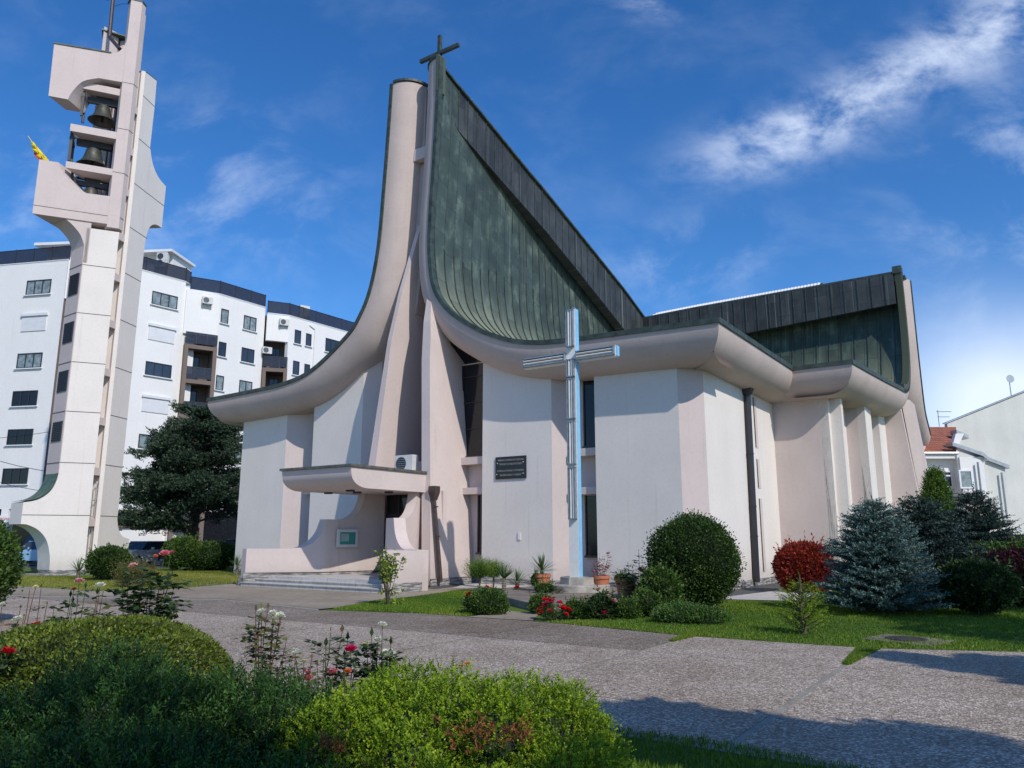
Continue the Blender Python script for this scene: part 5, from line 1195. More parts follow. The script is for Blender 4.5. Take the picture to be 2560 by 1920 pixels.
# front shrubs at the terrace
sm_grp = 'small shrubs planted round the terrace'
bush('low_shrub', 'dense green mound at the left front corner of the terrace', -.52, 17.0, .46, .50, 6000, .045, .03, 'hedge', 20, lump=.14, spiky=.2, vb=.1, group=sm_grp, z0=-.08)
bush('low_shrub', 'small green mound right of the terrace step, behind red geraniums', .62, 17.0, .25, .38, 2500, .045, .03, 'hedge', 21, lump=.14, spiky=.2, vb=.1, group=sm_grp, z0=-.05)
bush('low_shrub', 'flat green clump right of the red geraniums', 1.30, 16.15, .30, .32, 2600, .045, .03, 'hedge', 22, lump=.14, spiky=.2, vb=.1, group=sm_grp, z0=-.05)
bush('low_shrub', 'dark leafy clump under the pink roses before the terrace', 1.85, 16.2, .32, .46, 2600, .05, .035, 'rose', 23, group=sm_grp, z0=-.05)
bush('low_shrub', 'round green mound directly in front of the largest right pot', 2.30, 16.1, .27, .36, 2400, .045, .03, 'hedge', 24, lump=.14, spiky=.2, vb=.1, group=sm_grp, z0=-.05)
bush('low_shrub', 'upright green mound right of the terrace roses', 2.78, 16.5, .30, .52, 2800, .045, .03, 'hedge', 25, lump=.14, spiky=.2, vb=.1, group=sm_grp, z0=-.05)
bush('low_shrub', 'tall loose leafy shrub between the right pot and the big round bush', 3.25, 17.3, .42, .92, 4200, .07, .035, 'hedge', 26, group=sm_grp, spiky=.3, lump=.15, vb=.1)
bush('low_shrub', 'low creeping green plant at the foot of the terrace plants', .85, 21.0, .25, .22, 1200, .05, .03, 'hedge', 28, group=sm_grp, z=.16)
def standard(label, x, y, r, h, seed):
    t = empty('feathery_shrub', (x, y, 0), 0, label, 'shrub', 'feathery shrubs by the white wall'); rng = np.random.default_rng(seed)
    n = 900; p = np.stack([rng.normal(0, r*.28, n), rng.normal(0, r*.28, n), rng.uniform(h*.35, h*.62, n)], 1); D = unit(np.stack([p[:, 0]*2.2/r, p[:, 1]*2.2/r, np.full(n, 1.3)], 1)+rng.normal(size=(n, 3))*.25)
    sprays('foliage', p, D, h*.36, 9, .05, .016, LM['thuja'], t, rng, vb=.15)
    MB().tube([(0, 0, 0), (.02, .01, h*.3), (0, 0, h*.5)], [.035, .03, .015], 6).build('trunk', M['bark'], t)
standard('bushier feathery green shrub by the window recess, leftmost of the pair', -.98, 23.7, .32, 1.02, 31); standard('thinner feathery green shrub behind the yuccas, right one of the pair', -.58, 24.5, .26, .95, 32)
def yucca(label, x, y, z, r, th, nb, seed, up=.5, group='yuccas', wd=.03):
    t = empty('yucca', (x, y, z), 0, label, 'yucca', group); rng = np.random.default_rng(seed); b = MB()
    vals = []
    for i in range(nb):
        an = i*2.4+rng.uniform(-.2, .2); el = R(rng.uniform(-12, 85)) if up < .6 else R(rng.uniform(20, 86)); L = r*rng.uniform(.8, 1.1)
        d = Vector((math.cos(an)*math.cos(el), math.sin(an)*math.cos(el), math.sin(el))); s = Vector((-math.sin(an), math.cos(an), 0)); up_ = s.cross(d)
        base = Vector((0, 0, th))+d*.02; pts = []
        for k, w_ in ((0, .6), (.35, 1), (.7, .7), (1, .03)):
            c = base+d*L*k+Vector((0, 0, -.10*L*k*k*(1.2-math.sin(el)))); w2 = wd*w_/2; pts += [c-s*w2+up_*w2*.35, c, c+s*w2+up_*w2*.35]
        o = len(b.v); b.v += [tuple(q) for q in pts]
        for k in range(3):
            for j in range(2): b.f.append((o+k*3+j, o+k*3+j+1, o+k*3+j+4, o+k*3+j+3)); vals.append(.15+.6*rng.random()+.2*(k == 2))
    ob = b.build('blades', LM['yucca'], t); at = ob.data.attributes.new('v', 'FLOAT', 'FACE'); at.data.foreach_set('value', np.array(vals, dtype=np.float32).clip(0, 1))
    if th > .05:
        b = MB(); prof = []; zz = 0
        while zz < th: prof += [(.075, zz), (.05, zz+.03)]; zz += .045
        b.lathe(prof+[(.03, th)], n=9); b.build('trunk', M['trunkband'], t)
    return t
yucca('spiky yucca on a short banded trunk before the tower base', -16.6, 30.4, 0, .56, .30, 55, 41)
yucca('spiky yucca beside the left end of the porch wall', -11.4, 32.9, 0, .52, .42, 45, 42)
yucca('taller narrow yucca with a scaly trunk at the terrace edge', -.22, 21.85, 0, .50, .46, 48, 43, up=.8)
yucca('smaller yucca with flaring blades between two taller ones', .15, 22.9, 0, .44, .32, 40, 44, up=.5)
# ---- pots
def pot(label, x, y, z, r, h, saucer=False):
    t = empty('flower_pot', (x, y, z), 0, label, 'flower pot', 'terracotta pots on the terrace'); z1 = .03 if saucer else 0
    MB().lathe([(r*.72, z1), (r*.95, h-.09), (r*1.06, h-.085), (r*1.06, h), (r*.94, h), (r*.92, h-.05), (.01, h-.05)], n=28).build('pot_body', M['terracotta'], t, auto=35)
    MB().lathe([(r*.915, h-.07), (r*.915, h-.03), (.01, h-.03)], n=20).build('potting_soil', M['bark'], t)
    if saucer: MB().lathe([(r*.85, 0), (r*.98, .045), (r*.9, .045), (r*.8, .02)], n=24).build('saucer', simple('saucer_clay', (.55, .40, .32), .8), t)
pot('terracotta pot on a saucer holding a yucca, left on the terrace', .82, 21.7, .16, .235, .45, True)
pot('terracotta pot with a reddish rose plant, right behind the cross', 2.42, 21.5, .16, .225, .42)
pot('largest terracotta pot, overflowing with green plants, front right of the terrace', 2.82, 19.75, .16, .27, .45, True)
yucca('yucca with wide dark blades growing in the left pot', .82, 21.7, .52, .50, .17, 50, 45)
bush('trailing_plant', 'small trailing plant spilling over the left pot', .64, 21.62, .12, .34, 700, .04, .025, 'hedge', 46, z=.28, stem=False, z0=-.02, cat='plant')
bush('trailing_plant', 'green plants spilling over the rim of the front right pot', 2.82, 19.72, .27, .2, 2400, .04, .025, 'hedge', 47, z=.50, stem=False, cat='plant', vb=.1)
# ---- roses and flowers
def flower(b, vals, c, r, rng, tilt=.3):
    """whorls of cupped petals"""
    ax = Vector((rng.uniform(-tilt, tilt), rng.uniform(-tilt, tilt)-.25, 1)).normalized(); u = ax.orthogonal().normalized(); w_ = ax.cross(u)
    for ring, (nr, op, ln) in enumerate(((4, .35, .7), (6, .8, .95), (7, 1.25, 1.05))):
        for k in range(nr):
            an = 6.283*k/nr+ring*.5+rng.uniform(-.15, .15); h = u*math.cos(an)+w_*math.sin(an); d = (ax*math.cos(op)+h*math.sin(op)).normalized(); s = ax.cross(h).normalized()
            p = Vector(c); L = r*ln; q = [p, p+d*L*.5-s*L*.42, p+d*L*.95-s*L*.28+ax*L*.1, p+d*L+ax*L*.12, p+d*L*.95+s*L*.28+ax*L*.1, p+d*L*.5+s*L*.42]
            o = len(b.v); b.v += [tuple(x) for x in q]; b.f.append(tuple(o+i for i in range(6))); vals.append(rng.uniform(.35, 1)-(.3 if ring == 0 else 0))
def rose(name, label, x, y, z, stems, leaf='rose', nl=14, ls=.05, group=None, stemm='stem', cat='rose bush', seed=50, w=.2):
    """stems: list of (dx, dz top, dy, flower colour or None, radius); leaves in pinnate groups up each stem"""
    rng = np.random.default_rng(seed); t = empty(name, (x, y, z), 0, label, cat, group); sb = MB(); LP, LD = [], []; fl = {}
    for (dx, hz_, dy, colr, fr) in stems:
        b0 = Vector((dx*.35+rng.uniform(-.03, .03), dy*.35, 0)); top = Vector((dx, dy, hz_)); mid = b0.lerp(top, .5)+Vector((rng.uniform(-.04, .04), rng.uniform(-.04, .04), 0))
        path = [b0, b0.lerp(mid, .5), mid, mid.lerp(top, .5)+Vector((rng.uniform(-.02, .02), 0, 0)), top]; sb.tube(path, [.007, .006, .005, .004, .003], 5)
        for k in range(nl):
            f = rng.uniform(.12, .93)**.9; q = path[0].lerp(path[2], min(1, f*2)) if f < .5 else path[2].lerp(path[4], (f-.5)*2); an = rng.uniform(0, 6.28)
            ax = Vector((math.cos(an), math.sin(an), rng.uniform(-.2, .5))).normalized(); sid = Vector((-math.sin(an), math.cos(an), 0)); pl_ = ls*2.2
            sb.tube([q, q+ax*pl_], [.002, .0012], 3, False)
            for j, (a_, sg) in enumerate(((.45, 1), (.45, -1), (.75, 1), (.75, -1), (1, 0))):
                LP.append(tuple(q+ax*pl_*a_)); LD.append(tuple(ax*.5+sid*sg*.9+Vector((0, 0, rng.uniform(-.35, .25)))) if sg else tuple(ax+Vector((0, 0, -.2))))
        if colr: bb, vv = fl.setdefault(colr, (MB(), [])) ; flower(bb, vv, top, fr, rng)
        elif fr: LP.append(tuple(top)); LD.append((0, 0, 1))
    sb.build('stems', M[stemm], t)
    leaves('foliage', np.array(LP), np.array(LD), ls, ls*.62, LM[leaf], t, rng, flat_=np.array([0, 0, 1.]))
    for colr, (bb, vv) in fl.items():
        # each bloom a part of its own
        per = 17; nb = len(bb.f)//per
        for i in range(nb):
            m_ = MB(); m_.v = bb.v[i*per*6:(i+1)*per*6]; m_.f = [tuple(range(k*6, k*6+6)) for k in range(per)]
            o = m_.build('bloom', PM[colr], t); at = o.data.attributes.new('v', 'FLOAT', 'FACE'); at.data.foreach_set('value', np.array(vv[i*per:(i+1)*per], dtype=np.float32).clip(0, 1))
    return t
def px_rose(name, label, y, base_u, fl, extra=(), **k):
    """fl: blooms at photo pixels (u,v,colour,r); extra: leafy stem tips"""
    bx_ = PY(base_u, 1342, y).x; st = []
    for i, (u, v, c_, r_) in enumerate(fl): p = PY(u, v, y); st.append((p.x-bx_, p.z, (i % 3-1)*.06, c_, r_))
    for i, (u, v) in enumerate(extra): p = PY(u, v, y); st.append((p.x-bx_, p.z, (i % 3-1)*.08, None, .01))
    return rose(name, label, bx_, y, 0, st, **k)
def Z12(x, y): return (x/2.677, 1300+y/2.677)
def Z10(x, y): return (560+x/3.456, 1440+y/3.456)
RG = 'rose bushes along the flower bed'
A = lambda q, c, r: (*Z12(*q), c, r); Bq = lambda q, c, r: (*Z10(*q), c, r)
px_rose('rose_bush', 'thin rose stem with a pale bud, left of the clipped mound', 8.2, Z12(195, 700)[0], [A((262, 450), 'cream', .028)], [Z12(230, 470), Z12(275, 455)], nl=6, ls=.045, group=RG, leaf='rosepale', seed=51, stemm='redstem')
px_rose('rose_bush', 'short bare rose stem without flowers beside the pale-budded one', 8.0, Z12(345, 700)[0], [], [Z12(345, 565), Z12(360, 590)], nl=6, ls=.04, group=RG, leaf='rosepale', seed=52, stemm='redstem')
px_rose('rose_bush', 'rose bush with one pink and one coral bloom, above the mound', 7.9, Z12(520, 660)[0], [A((552, 415), 'palepink', .05), A((495, 468), 'coral', .03)], [Z12(600, 460), Z12(470, 520), Z12(455, 560)], nl=15, ls=.07, group=RG, leaf='rose', seed=53)
px_rose('rose_bush', 'rose bush with a creamy white bloom and browned leaves', 7.8, Z12(690, 650)[0], [A((690, 447), 'white', .055), A((630, 600), 'white', .035)], [Z12(720, 470), Z12(650, 500)], nl=18, ls=.06, group=RG, leaf='rosepale', seed=54, stemm='redstem')
px_rose('rose_bush', 'tallest dark-leaved rose bush with pink blooms before the cars', 7.6, Z12(960, 640)[0], [A((1120, 232), 'pink', .05), A((1143, 228), 'pink', .045), A((872, 316), 'palepink', .045), A((1060, 245), 'coral', .025), A((1020, 322), 'coral', .022)], [Z12(880, 420), Z12(1150, 380), Z12(930, 420), Z12(1030, 390), Z12(820, 470), Z12(1100, 420), Z12(980, 440), Z12(1160, 470)], nl=26, ls=.085, group=RG, leaf='rose', seed=55)
px_rose('rose_bush', 'rose bush with two red blooms left of the clipped mound', 6.9, Z12(240, 900)[0], [A((272, 708), 'red', .05), A((268, 780), 'red', .042)], [Z12(330, 700), Z12(180, 760), Z12(120, 820), Z12(380, 690)], nl=24, ls=.065, group=RG, seed=56)
px_rose('rose_bush', 'low leafy rose bush with one big crimson bloom at the left edge', 5.9, Z12(70, 1000)[0], [A((85, 886), 'red', .055)], [Z12(20, 850), Z12(150, 870), Z12(190, 900), Z12(60, 820), Z12(-40, 860)], nl=34, ls=.065, group=RG, seed=57)
px_rose('rose_bush', 'pale leggy rose bush with small white blooms at far left', 7.4, Z12(60, 800)[0], [A((42, 570), 'white', .035), A((120, 672), 'white', .05), A((75, 720), 'cream', .035)], [Z12(20, 640), Z12(160, 650), Z12(100, 600), Z12(10, 720)], nl=10, ls=.045, group=RG, leaf='rosepale', seed=58, stemm='redstem')
px_rose('rose_bush', 'dense stems with a cluster of white blooms, left of the gap in the bed', 6.8, Z10(400, 700)[0], [Bq((345, 312), 'white', .042), Bq((422, 330), 'white', .04), Bq((465, 358), 'white', .045), Bq((512, 352), 'white', .038), Bq((430, 372), 'white', .035)], [Z10(300, 300), Z10(380, 280), Z10(270, 440), Z10(560, 560), Z10(320, 280)], nl=16, ls=.06, group=RG, leaf='rosepale', seed=59, stemm='redstem')
px_rose('rose_bush', 'leafy rose stem without flowers between the white cluster and the magenta rose', 6.6, Z10(960, 780)[0], [], [Z10(940, 475), Z10(1020, 490), Z10(1050, 570), Z10(900, 600)], nl=16, ls=.065, group=RG, seed=60)
px_rose('rose_bush', 'rose bush with a single magenta bloom before the gravel', 6.5, Z10(1090, 780)[0], [Bq((1108, 640), 'magenta', .055)], [Z10(1160, 690), Z10(1040, 700)], nl=16, ls=.065, group=RG, seed=61)
px_rose('rose_bush', 'rose bush with one high white bloom and faded ones below', 6.5, Z10(1370, 780)[0], [Bq((1378, 425), 'white', .04), Bq((1330, 562), 'white', .042), Bq((1215, 612), 'cream', .035), Bq((1425, 690), 'white', .075), Bq((1385, 778), 'white', .04)], [Z10(1290, 520), Z10(1440, 600), Z10(1290, 700), Z10(1450, 690)], nl=18, ls=.07, group=RG, seed=62)
px_rose('rose_bush', 'low rose bush with faded pink blooms at the back of the dark juniper', 6.0, Z10(860, 900)[0], [Bq((742, 880), 'pink', .045), Bq((940, 845), 'pink', .045), Bq((1055, 842), 'coral', .03), Bq((745, 825), 'pink', .025), Bq((690, 750), 'cream', .03), Bq((595, 665), 'white', .03), Bq((632, 660), 'white', .025)], [Z10(780, 700), Z10(860, 760), Z10(780, 790), Z10(650, 760)], nl=9, ls=.04, group=RG, leaf='rosepale', seed=63, stemm='redstem')
px_rose('rose_bush', 'rose tips with two orange buds above the golden juniper', 6.0, Z10(2070, 900)[0], [Bq((2050, 775), 'coral', .02), Bq((2100, 768), 'coral', .025)], [], nl=4, ls=.035, group=RG, seed=64)
# terrace flowers
def Z6(x, y): return (1140+x/3.3515, 1340+y/3.3515)
C_ = lambda q, c, r: (*Z6(*q), c, r); TG = 'flowering plants round the terrace'
px_rose('rose_bush', 'dark rose bush with pink blooms before the middle of the terrace', 15.9, Z6(1230, 690)[0], [C_((1245, 648), 'magenta', .07), C_((1325, 547), 'palepink', .065), C_((1285, 510), 'palepink', .05), C_((1195, 442), 'palepink', .045), C_((1060, 508), 'palepink', .04)], [Z6(1150, 570), Z6(1350, 590), Z6(1240, 470)], nl=12, ls=.075, group=TG, seed=65)
px_rose('rose_bush', 'rose with three red blooms behind the left green mound', 21.0, Z6(270, 500)[0], [C_((262, 432), 'red', .07), C_((285, 448), 'red', .07), C_((312, 460), 'red', .06)], [Z6(230, 470), Z6(340, 480)], nl=9, ls=.07, group=TG, seed=66)
px_rose('rose_bush', 'rose with two red blooms at the left end of the mound', 16.9, Z6(105, 560)[0], [C_((115, 482), 'red', .06), C_((102, 506), 'red', .07)], [Z6(80, 540)], nl=9, ls=.06, group=TG, seed=67)
px_rose('rose_bush', 'single red rose under the small yucca', 22.3, Z6(515, 490)[0], [C_((510, 436), 'red', .09)], [Z6(560, 470), Z6(480, 470), Z6(600, 480)], nl=14, ls=.08, group=TG, seed=68)
px_rose('rose_bush', 'pale rose bush leaning on the plinth of the cross', 20.8, Z6(850, 480)[0], [C_((860, 405), 'palepink', .03)], [Z6(830, 410), Z6(880, 430), Z6(820, 440)], nl=10, ls=.06, group=TG, seed=69)
def geranium():
    rng = np.random.default_rng(71); st = []
    for i in range(34): a, rr = rng.uniform(0, 6.28), math.sqrt(rng.uniform(0, 1)); dx, dy = math.cos(a)*rr*.30, math.sin(a)*rr*.22; st.append((dx, .42-.25*rr*rr+rng.uniform(-.05, .04)-.06*(dy < 0), dy, 'red' if i % 5 else 'magenta', rng.uniform(.035, .055)))
    return rose('geranium', 'cluster of bright red geraniums at the terrace step', .80, 15.75, 0, st, nl=3, ls=.05, cat='geranium', group=TG, seed=71)
geranium(); p = PY(*Z6(950, 628), 15.8); rose('geranium', 'separate red bloom right of the geranium cluster', p.x, 15.8, 0, [(0, p.z, 0, 'red', .075), (-.03, p.z+.02, .03, 'red', .06)], nl=6, ls=.05, cat='geranium', group=TG, seed=72)
rose('potted_rose', 'reddish-leaved rose with one pink bloom in the pot behind the cross', 2.42, 21.5, .52, [(.20, .62, 0, 'palepink', .075), (-.12, .5, 0, None, .01), (-.03, .58, .05, None, .01), (.08, .45, -.05, None, .01), (-.2, .35, 0, 'red', .03), (.15, .32, 0, None, .01)], leaf='red', nl=13, ls=.06, cat='rose bush', seed=73, stemm='redstem')
px_rose('peony', 'tall plant with a pink bloom and white blooms behind the front right pot', 18.9, Z6(1530, 560)[0], [C_((1552, 290), 'pink', .10), C_((1578, 345), 'palepink', .07), C_((1375, 290), 'white', .05), C_((1412, 322), 'white', .05), C_((1455, 345), 'white', .06)], [Z6(1350, 330), Z6(1480, 270), Z6(1600, 330), Z6(1650, 360), Z6(1440, 240), Z6(1690, 390), Z6(1520, 380)], nl=16, ls=.085, cat='flowering plant', group=TG, seed=74)
px_rose('lily', 'tall thin lily stalk with whorled leaves against the white wall', 18.6, Z6(1540, 560)[0], [], [Z6(1527, 135), Z6(1530, 160)], nl=18, ls=.075, cat='lily', seed=75, leaf='hedge')
# upright shrub before the steps
t = empty('leafy_shrub', (-2.95, 18.95, 0), 0, 'upright yellow-green leafy shrub growing in front of the entrance steps', 'shrub'); rng = np.random.default_rng(80); sb = MB(); LP, LD = [], []
for k in range(16):
    an = rng.uniform(0, 6.28); rr = rng.uniform(.12, .42); hh = rng.uniform(.95, 1.45)*(1-.35*rr); tp = Vector((math.cos(an)*rr, math.sin(an)*rr, hh)); md = Vector((tp.x*.45, tp.y*.45, hh*.55)); sb.tube([(0, 0, 0), md*.5, md, tp], [.014, .011, .008, .004], 5)
    for j in range(42):
        f = rng.uniform(.25, 1.0); q = md.lerp(tp, (f-.25)/.75)+Vector(rng.normal(0, .03, 3)); a2 = rng.uniform(0, 6.28); LP.append(tuple(q)); LD.append((math.cos(a2), math.sin(a2), rng.uniform(.1, .9)))
for j in range(90): LP.append((rng.uniform(-.2, .35), rng.uniform(-.15, .15), rng.uniform(.05, .4))); LD.append(tuple(rng.normal(size=3)))
sb.build('stems', M['bark'], t); leaves('foliage', np.array(LP), np.array(LD), .10, .045, LM['shrub'], t, rng)
# dry twiggy shrub behind the roses
for (x, y, w_, h, lab, sd_) in ((-12.2, 25.6, .75, .85, 'thin dry yellowish shrub on the left lawn behind the rose bushes', 81),):
    t = empty('dry_shrub', (x, y, 0), 0, lab, 'shrub'); rng = np.random.default_rng(sd_); n = 900; d = np.stack([rng.normal(0, .45, n), rng.normal(0, .35, n), rng.uniform(.6, 1, n)], 1)
    sprays('foliage', np.stack([rng.uniform(-w_*.6, w_*.6, n), rng.uniform(-.3, .3, n), rng.uniform(0, h*.5, n)], 1), d, h*.6, 7, .07, .022, LM['dry'], t, rng)
    b = MB(); 
    for k in range(26): xx = rng.uniform(-w_*.6, w_*.6); b.tube([(xx*.6, 0, 0), (xx, rng.uniform(-.2, .2), h*rng.uniform(.6, .95))], [.009, .004], 4)
    b.build('stems', M['bark'], t)
# ---- conifers
def spruce(name, label, x, y, h, rx, mt, seed, levels=15, br=13, L=.085, W=.03, up=.12, ln=.30, cat='spruce', group=None, lead=True, cored=True):
    rng = np.random.default_rng(seed); t = empty(name, (x, y, 0), 0, label, cat, group); P, D = [], []; b = MB()
    for i in range(levels):
        f = i/(levels-1); z = .10+(h-.30)*f**.92; l = rx*(1-f)**.62*(.92+.16*rng.random())+.06
        nb = max(4, int(br*(1-f*.55)))
        for k in range(nb):
            an = 6.283*(k+rng.random()*.7)/nb+i*.9; ll = l*rng.uniform(.72, 1.12); ux, uy = math.cos(an), math.sin(an)
            zz = z+rng.uniform(-.07, .07); tip = Vector((ux*ll, uy*ll, zz+up*ll+.04)); st = Vector((ux*.02, uy*.02, zz-.02)); b.tube([st, tip], [.012, .004], 4, False)
            m_ = max(3, int(ll/.045))
            for j in range(m_):
                g_ = .22+.78*(j/m_); q = st.lerp(tip, g_); sg = 1 if j % 2 else -1; sp = .85*(1-g_*.55); d = Vector((ux-uy*sg*sp, uy+ux*sg*sp, .18+rng.uniform(-.12, .18)))
                P.append(tuple(q)); D.append(tuple(d))
            P.append(tuple(tip)); D.append((ux, uy, .35))
    if lead: b.tube([(0, 0, h-.35), (0, 0, h)], [.014, .006], 5); P += [(0, 0, h-.25), (0, 0, h-.12)]; D += [(0.05, 0, 1), (0, .05, 1)]
    sprays('crown', np.array(P), np.array(D), ln, 11, L, W, LM[mt], t, rng)
    b.tube([(0, 0, 0), (0, 0, h*.5), (0, 0, h)], [.07, .045, .008], 7); b.build('trunk', M['bark'], t)
    if cored: MB().lathe([(rx*.5, .15), (rx*.45, h*.3), (rx*.22, h*.62), (.02, h*.8)], n=10).build('shade_core', M['core'], t)
    return t
SG = 'conifers on the right lawn'
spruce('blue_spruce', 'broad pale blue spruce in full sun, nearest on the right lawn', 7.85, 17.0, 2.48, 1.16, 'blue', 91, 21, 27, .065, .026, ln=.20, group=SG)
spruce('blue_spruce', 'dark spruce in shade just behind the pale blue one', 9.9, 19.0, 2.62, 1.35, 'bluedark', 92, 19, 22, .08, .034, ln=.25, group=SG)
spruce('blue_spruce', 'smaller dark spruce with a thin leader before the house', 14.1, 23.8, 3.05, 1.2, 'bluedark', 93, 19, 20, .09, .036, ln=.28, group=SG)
spruce('small_conifer', 'small yellow-green conifer alone on the sunny lawn', 4.92, 13.6, .98, .33, 'golden', 94, 12, 9, .035, .014, up=.4, ln=.13, cat='conifer', cored=False)
rng = np.random.default_rng(95); t = empty('thuja', (14.6, 26.8, 0), 0, 'pointed bright green thuja between the dark spruces and the house', 'thuja'); n = 5200
f = rng.uniform(0, 1, n)**1.3; an = rng.uniform(0, 6.28, n); rr = 1.05*(1-f)**.8*rng.uniform(.75, 1.05, n)+.03; p = np.stack([np.cos(an)*rr, np.sin(an)*rr, .1+f*3.6], 1)
sprays('crown', p, np.stack([np.cos(an)*.45, np.sin(an)*.45, np.full(n, 1.0)], 1)+rng.normal(size=(n, 3))*.15, .28, 8, .09, .04, LM['thuja'], t, rng); MB().tube([(0, 0, 0), (0, 0, 3.4)], [.1, .02], 7).build('trunk', M['bark'], t); MB().lathe([(.75, .15), (.6, 1.2), (.3, 2.4), (.02, 3.2)], n=10).build('shade_core', M['core'], t)
# cedar behind, horizontal tiers
def cedar(label, x, y, h, seed):
    rng = np.random.default_rng(seed); t = empty('cedar_tree', (x, y, 0), 0, label, 'tree'); P, D = [], []; b = MB(); b.tube([(0, 0, 0), (.1, 0, h*.4), (0, 0, h*.93)], [.32, .22, .04], 9)
    for i in range(150):
        f = rng.uniform(0, 1)**.85; z = 1.7+(h-2.3)*f; l = (4.5*(1-f)**.55+.5)*rng.uniform(.6, 1.1); an = i*2.4+rng.uniform(-.3, .3); u = Vector((math.cos(an), math.sin(an), 0)); s = Vector((-u.y, u.x, 0)); tip = u*l+Vector((0, 0, z+.10*l+rng.uniform(-.3, .3))); st = Vector((0, 0, z-.2)); b.tube([st, st.lerp(tip, .5)+Vector((0, 0, .12*l)), tip], [.07, .045, .012], 5, False)
        for j in range(int(34*l)):
            g_ = rng.uniform(.2, 1)**.8; w_ = .42*l*(1-g_*.7)*rng.uniform(-1, 1); q = st.lerp(tip, g_)+s*w_+Vector((0, 0, .22*l*g_*(1-g_)-abs(w_)*.12+rng.normal(0, .14))); P.append(tuple(q)); D.append(tuple(u*.8+s*(w_*.9)+Vector((rng.normal(0, .3), rng.normal(0, .3), .25))))
    sprays('crown', np.array(P), np.array(D), .40, 9, .18, .075, LM['cedar'], t, rng, droop=.1); b.build('trunk', M['bark'], t)
cedar('dark spreading cedar between the bell tower and the cathedral', -18.3, 45.0, 9.6, 101)
# ---- foreground junipers
def carpet(name, label, blobs, n, ln, L, W, mt, seed, k=10, extra=None, tilt=.9, vb=0, cat='juniper'):
    """low spreading conifer: sprays rising from overlapping cushions (x,y,rx,ry,h)"""
    rng = np.random.default_rng(seed); x0, y0 = blobs[0][0], blobs[0][1]; t = empty(name, (x0, y0, 0), 0, label, cat); P, D, V = [], [], []; tot = sum(b[2]*b[3] for b in blobs)
    for bx_, by_, rx, ry, h in blobs:
        m_ = int(n*rx*ry/tot); d = unit(rng.normal(size=(m_, 3))); d[:, 2] = np.abs(d[:, 2]); s = (1+.10*lumps(d*1.6, seed+int(bx_*10)))*rng.uniform(.72, 1.0, m_)
        p = d*s[:, None]*np.array([rx, ry, h])+np.array([bx_-x0, by_-y0, 0]); P.append(p); D.append(unit(d*np.array([.9, .9, .5])+rng.normal(size=(m_, 3))*.45+np.array([0, 0, tilt])))
        c = MB().lathe([(math.cos(a_)*rx*.80, math.sin(a_)*h*.80) for a_ in np.linspace(0, 1.5, 7)], (0, 0, 0), 16).build('shade_core', M['core'], t, smooth=True); c.scale = (1, ry/rx, 1); c.location = (bx_-x0, by_-y0, 0)
    P, D = np.concatenate(P), np.concatenate(D); sprays('foliage', P, D, ln, k, L, W, LM[mt], t, rng, vb=vb)
    if extra:
        for ex, ey, ez, r_, m_ in extra:
            p = rng.normal(size=(m_, 3))*np.array([r_, r_, r_*.45])+np.array([ex-x0, ey-y0, ez]); sprays('dead_sprig', p, rng.normal(size=(m_, 3))*.5+np.array([0, -.4, .8]), ln*.8, 9, L, W, LM['rust'], t, rng)
    b = MB()
    hb = blobs[0][4]
    for k_ in range(14):
        an = k_*2.4; r_ = (.3+.4*rng.random())*blobs[0][2]; b.tube([(0, 0, .02), (math.cos(an)*r_*.6, math.sin(an)*r_*.6, hb*.4), (math.cos(an)*r_, math.sin(an)*r_, hb*(.7+.1*rng.random()))], [.015, .01, .004], 4)
    b.build('branch', M['bark'], t); return t
carpet('golden_juniper', 'bright yellow-green spreading juniper in the centre foreground', [(-.45, 4.85, .80, .7, .80), (.12, 5.0, .58, .55, .74), (-.95, 4.7, .55, .55, .70), (.28, 4.35, .48, .55, .52), (-.35, 4.0, .65, .55, .52), (-.1, 4.6, .35, .35, .80), (-.75, 5.1, .35, .35, .80), (.35, 5.2, .3, .3, .70), (-.55, 4.35, .3, .3, .68)], 24000, .075, .026, .011, 'golden', 111, k=11, tilt=.35, extra=[(-.18, 4.25, .60, .07, 60), (-.55, 3.75, .50, .06, 45), (-.9, 4.1, .56, .04, 25), (.02, 4.2, .60, .05, 36)])
carpet('green_juniper', 'dark green feathery juniper spreading across the lower left', [(-2.3, 4.9, 1.0, .8, .80), (-1.55, 5.05, .8, .65, .72), (-3.3, 4.7, .9, .8, .64), (-2.0, 3.9, 1.1, .8, .62), (-1.1, 3.7, .8, .6, .50), (-3.1, 3.7, .9, .7, .5), (-2.6, 5.3, .7, .5, .84)], 24000, .14, .042, .010, 'juniper', 113, k=13, tilt=.55)
bush('clipped_mound', 'large clipped olive-green mound behind the dark juniper', -3.35, 6.55, 1.12, .94, 60000, .030, .017, 'olive', 115, ry=.95, lump=.05, z0=-.35, depth=.16, cat='clipped shrub', power=2.4)
carpet('lit_juniper', 'small sunlit patch of juniper at the lower left edge, its light coloured in lime-green', [(-3.75, 5.15, .5, .4, .42)], 2600, .075, .026, .011, 'golden', 117, k=10)  # sunlight on the dark juniper put in as separate golden foliage
carpet('grassy_juniper', 'low fine-leaved green plant right of the terrace shrubs', [(3.25, 15.4, .5, .35, .26), (3.7, 15.2, .4, .3, .2)], 1500, .16, .06, .016, 'juniper', 118, k=8, vb=.2)
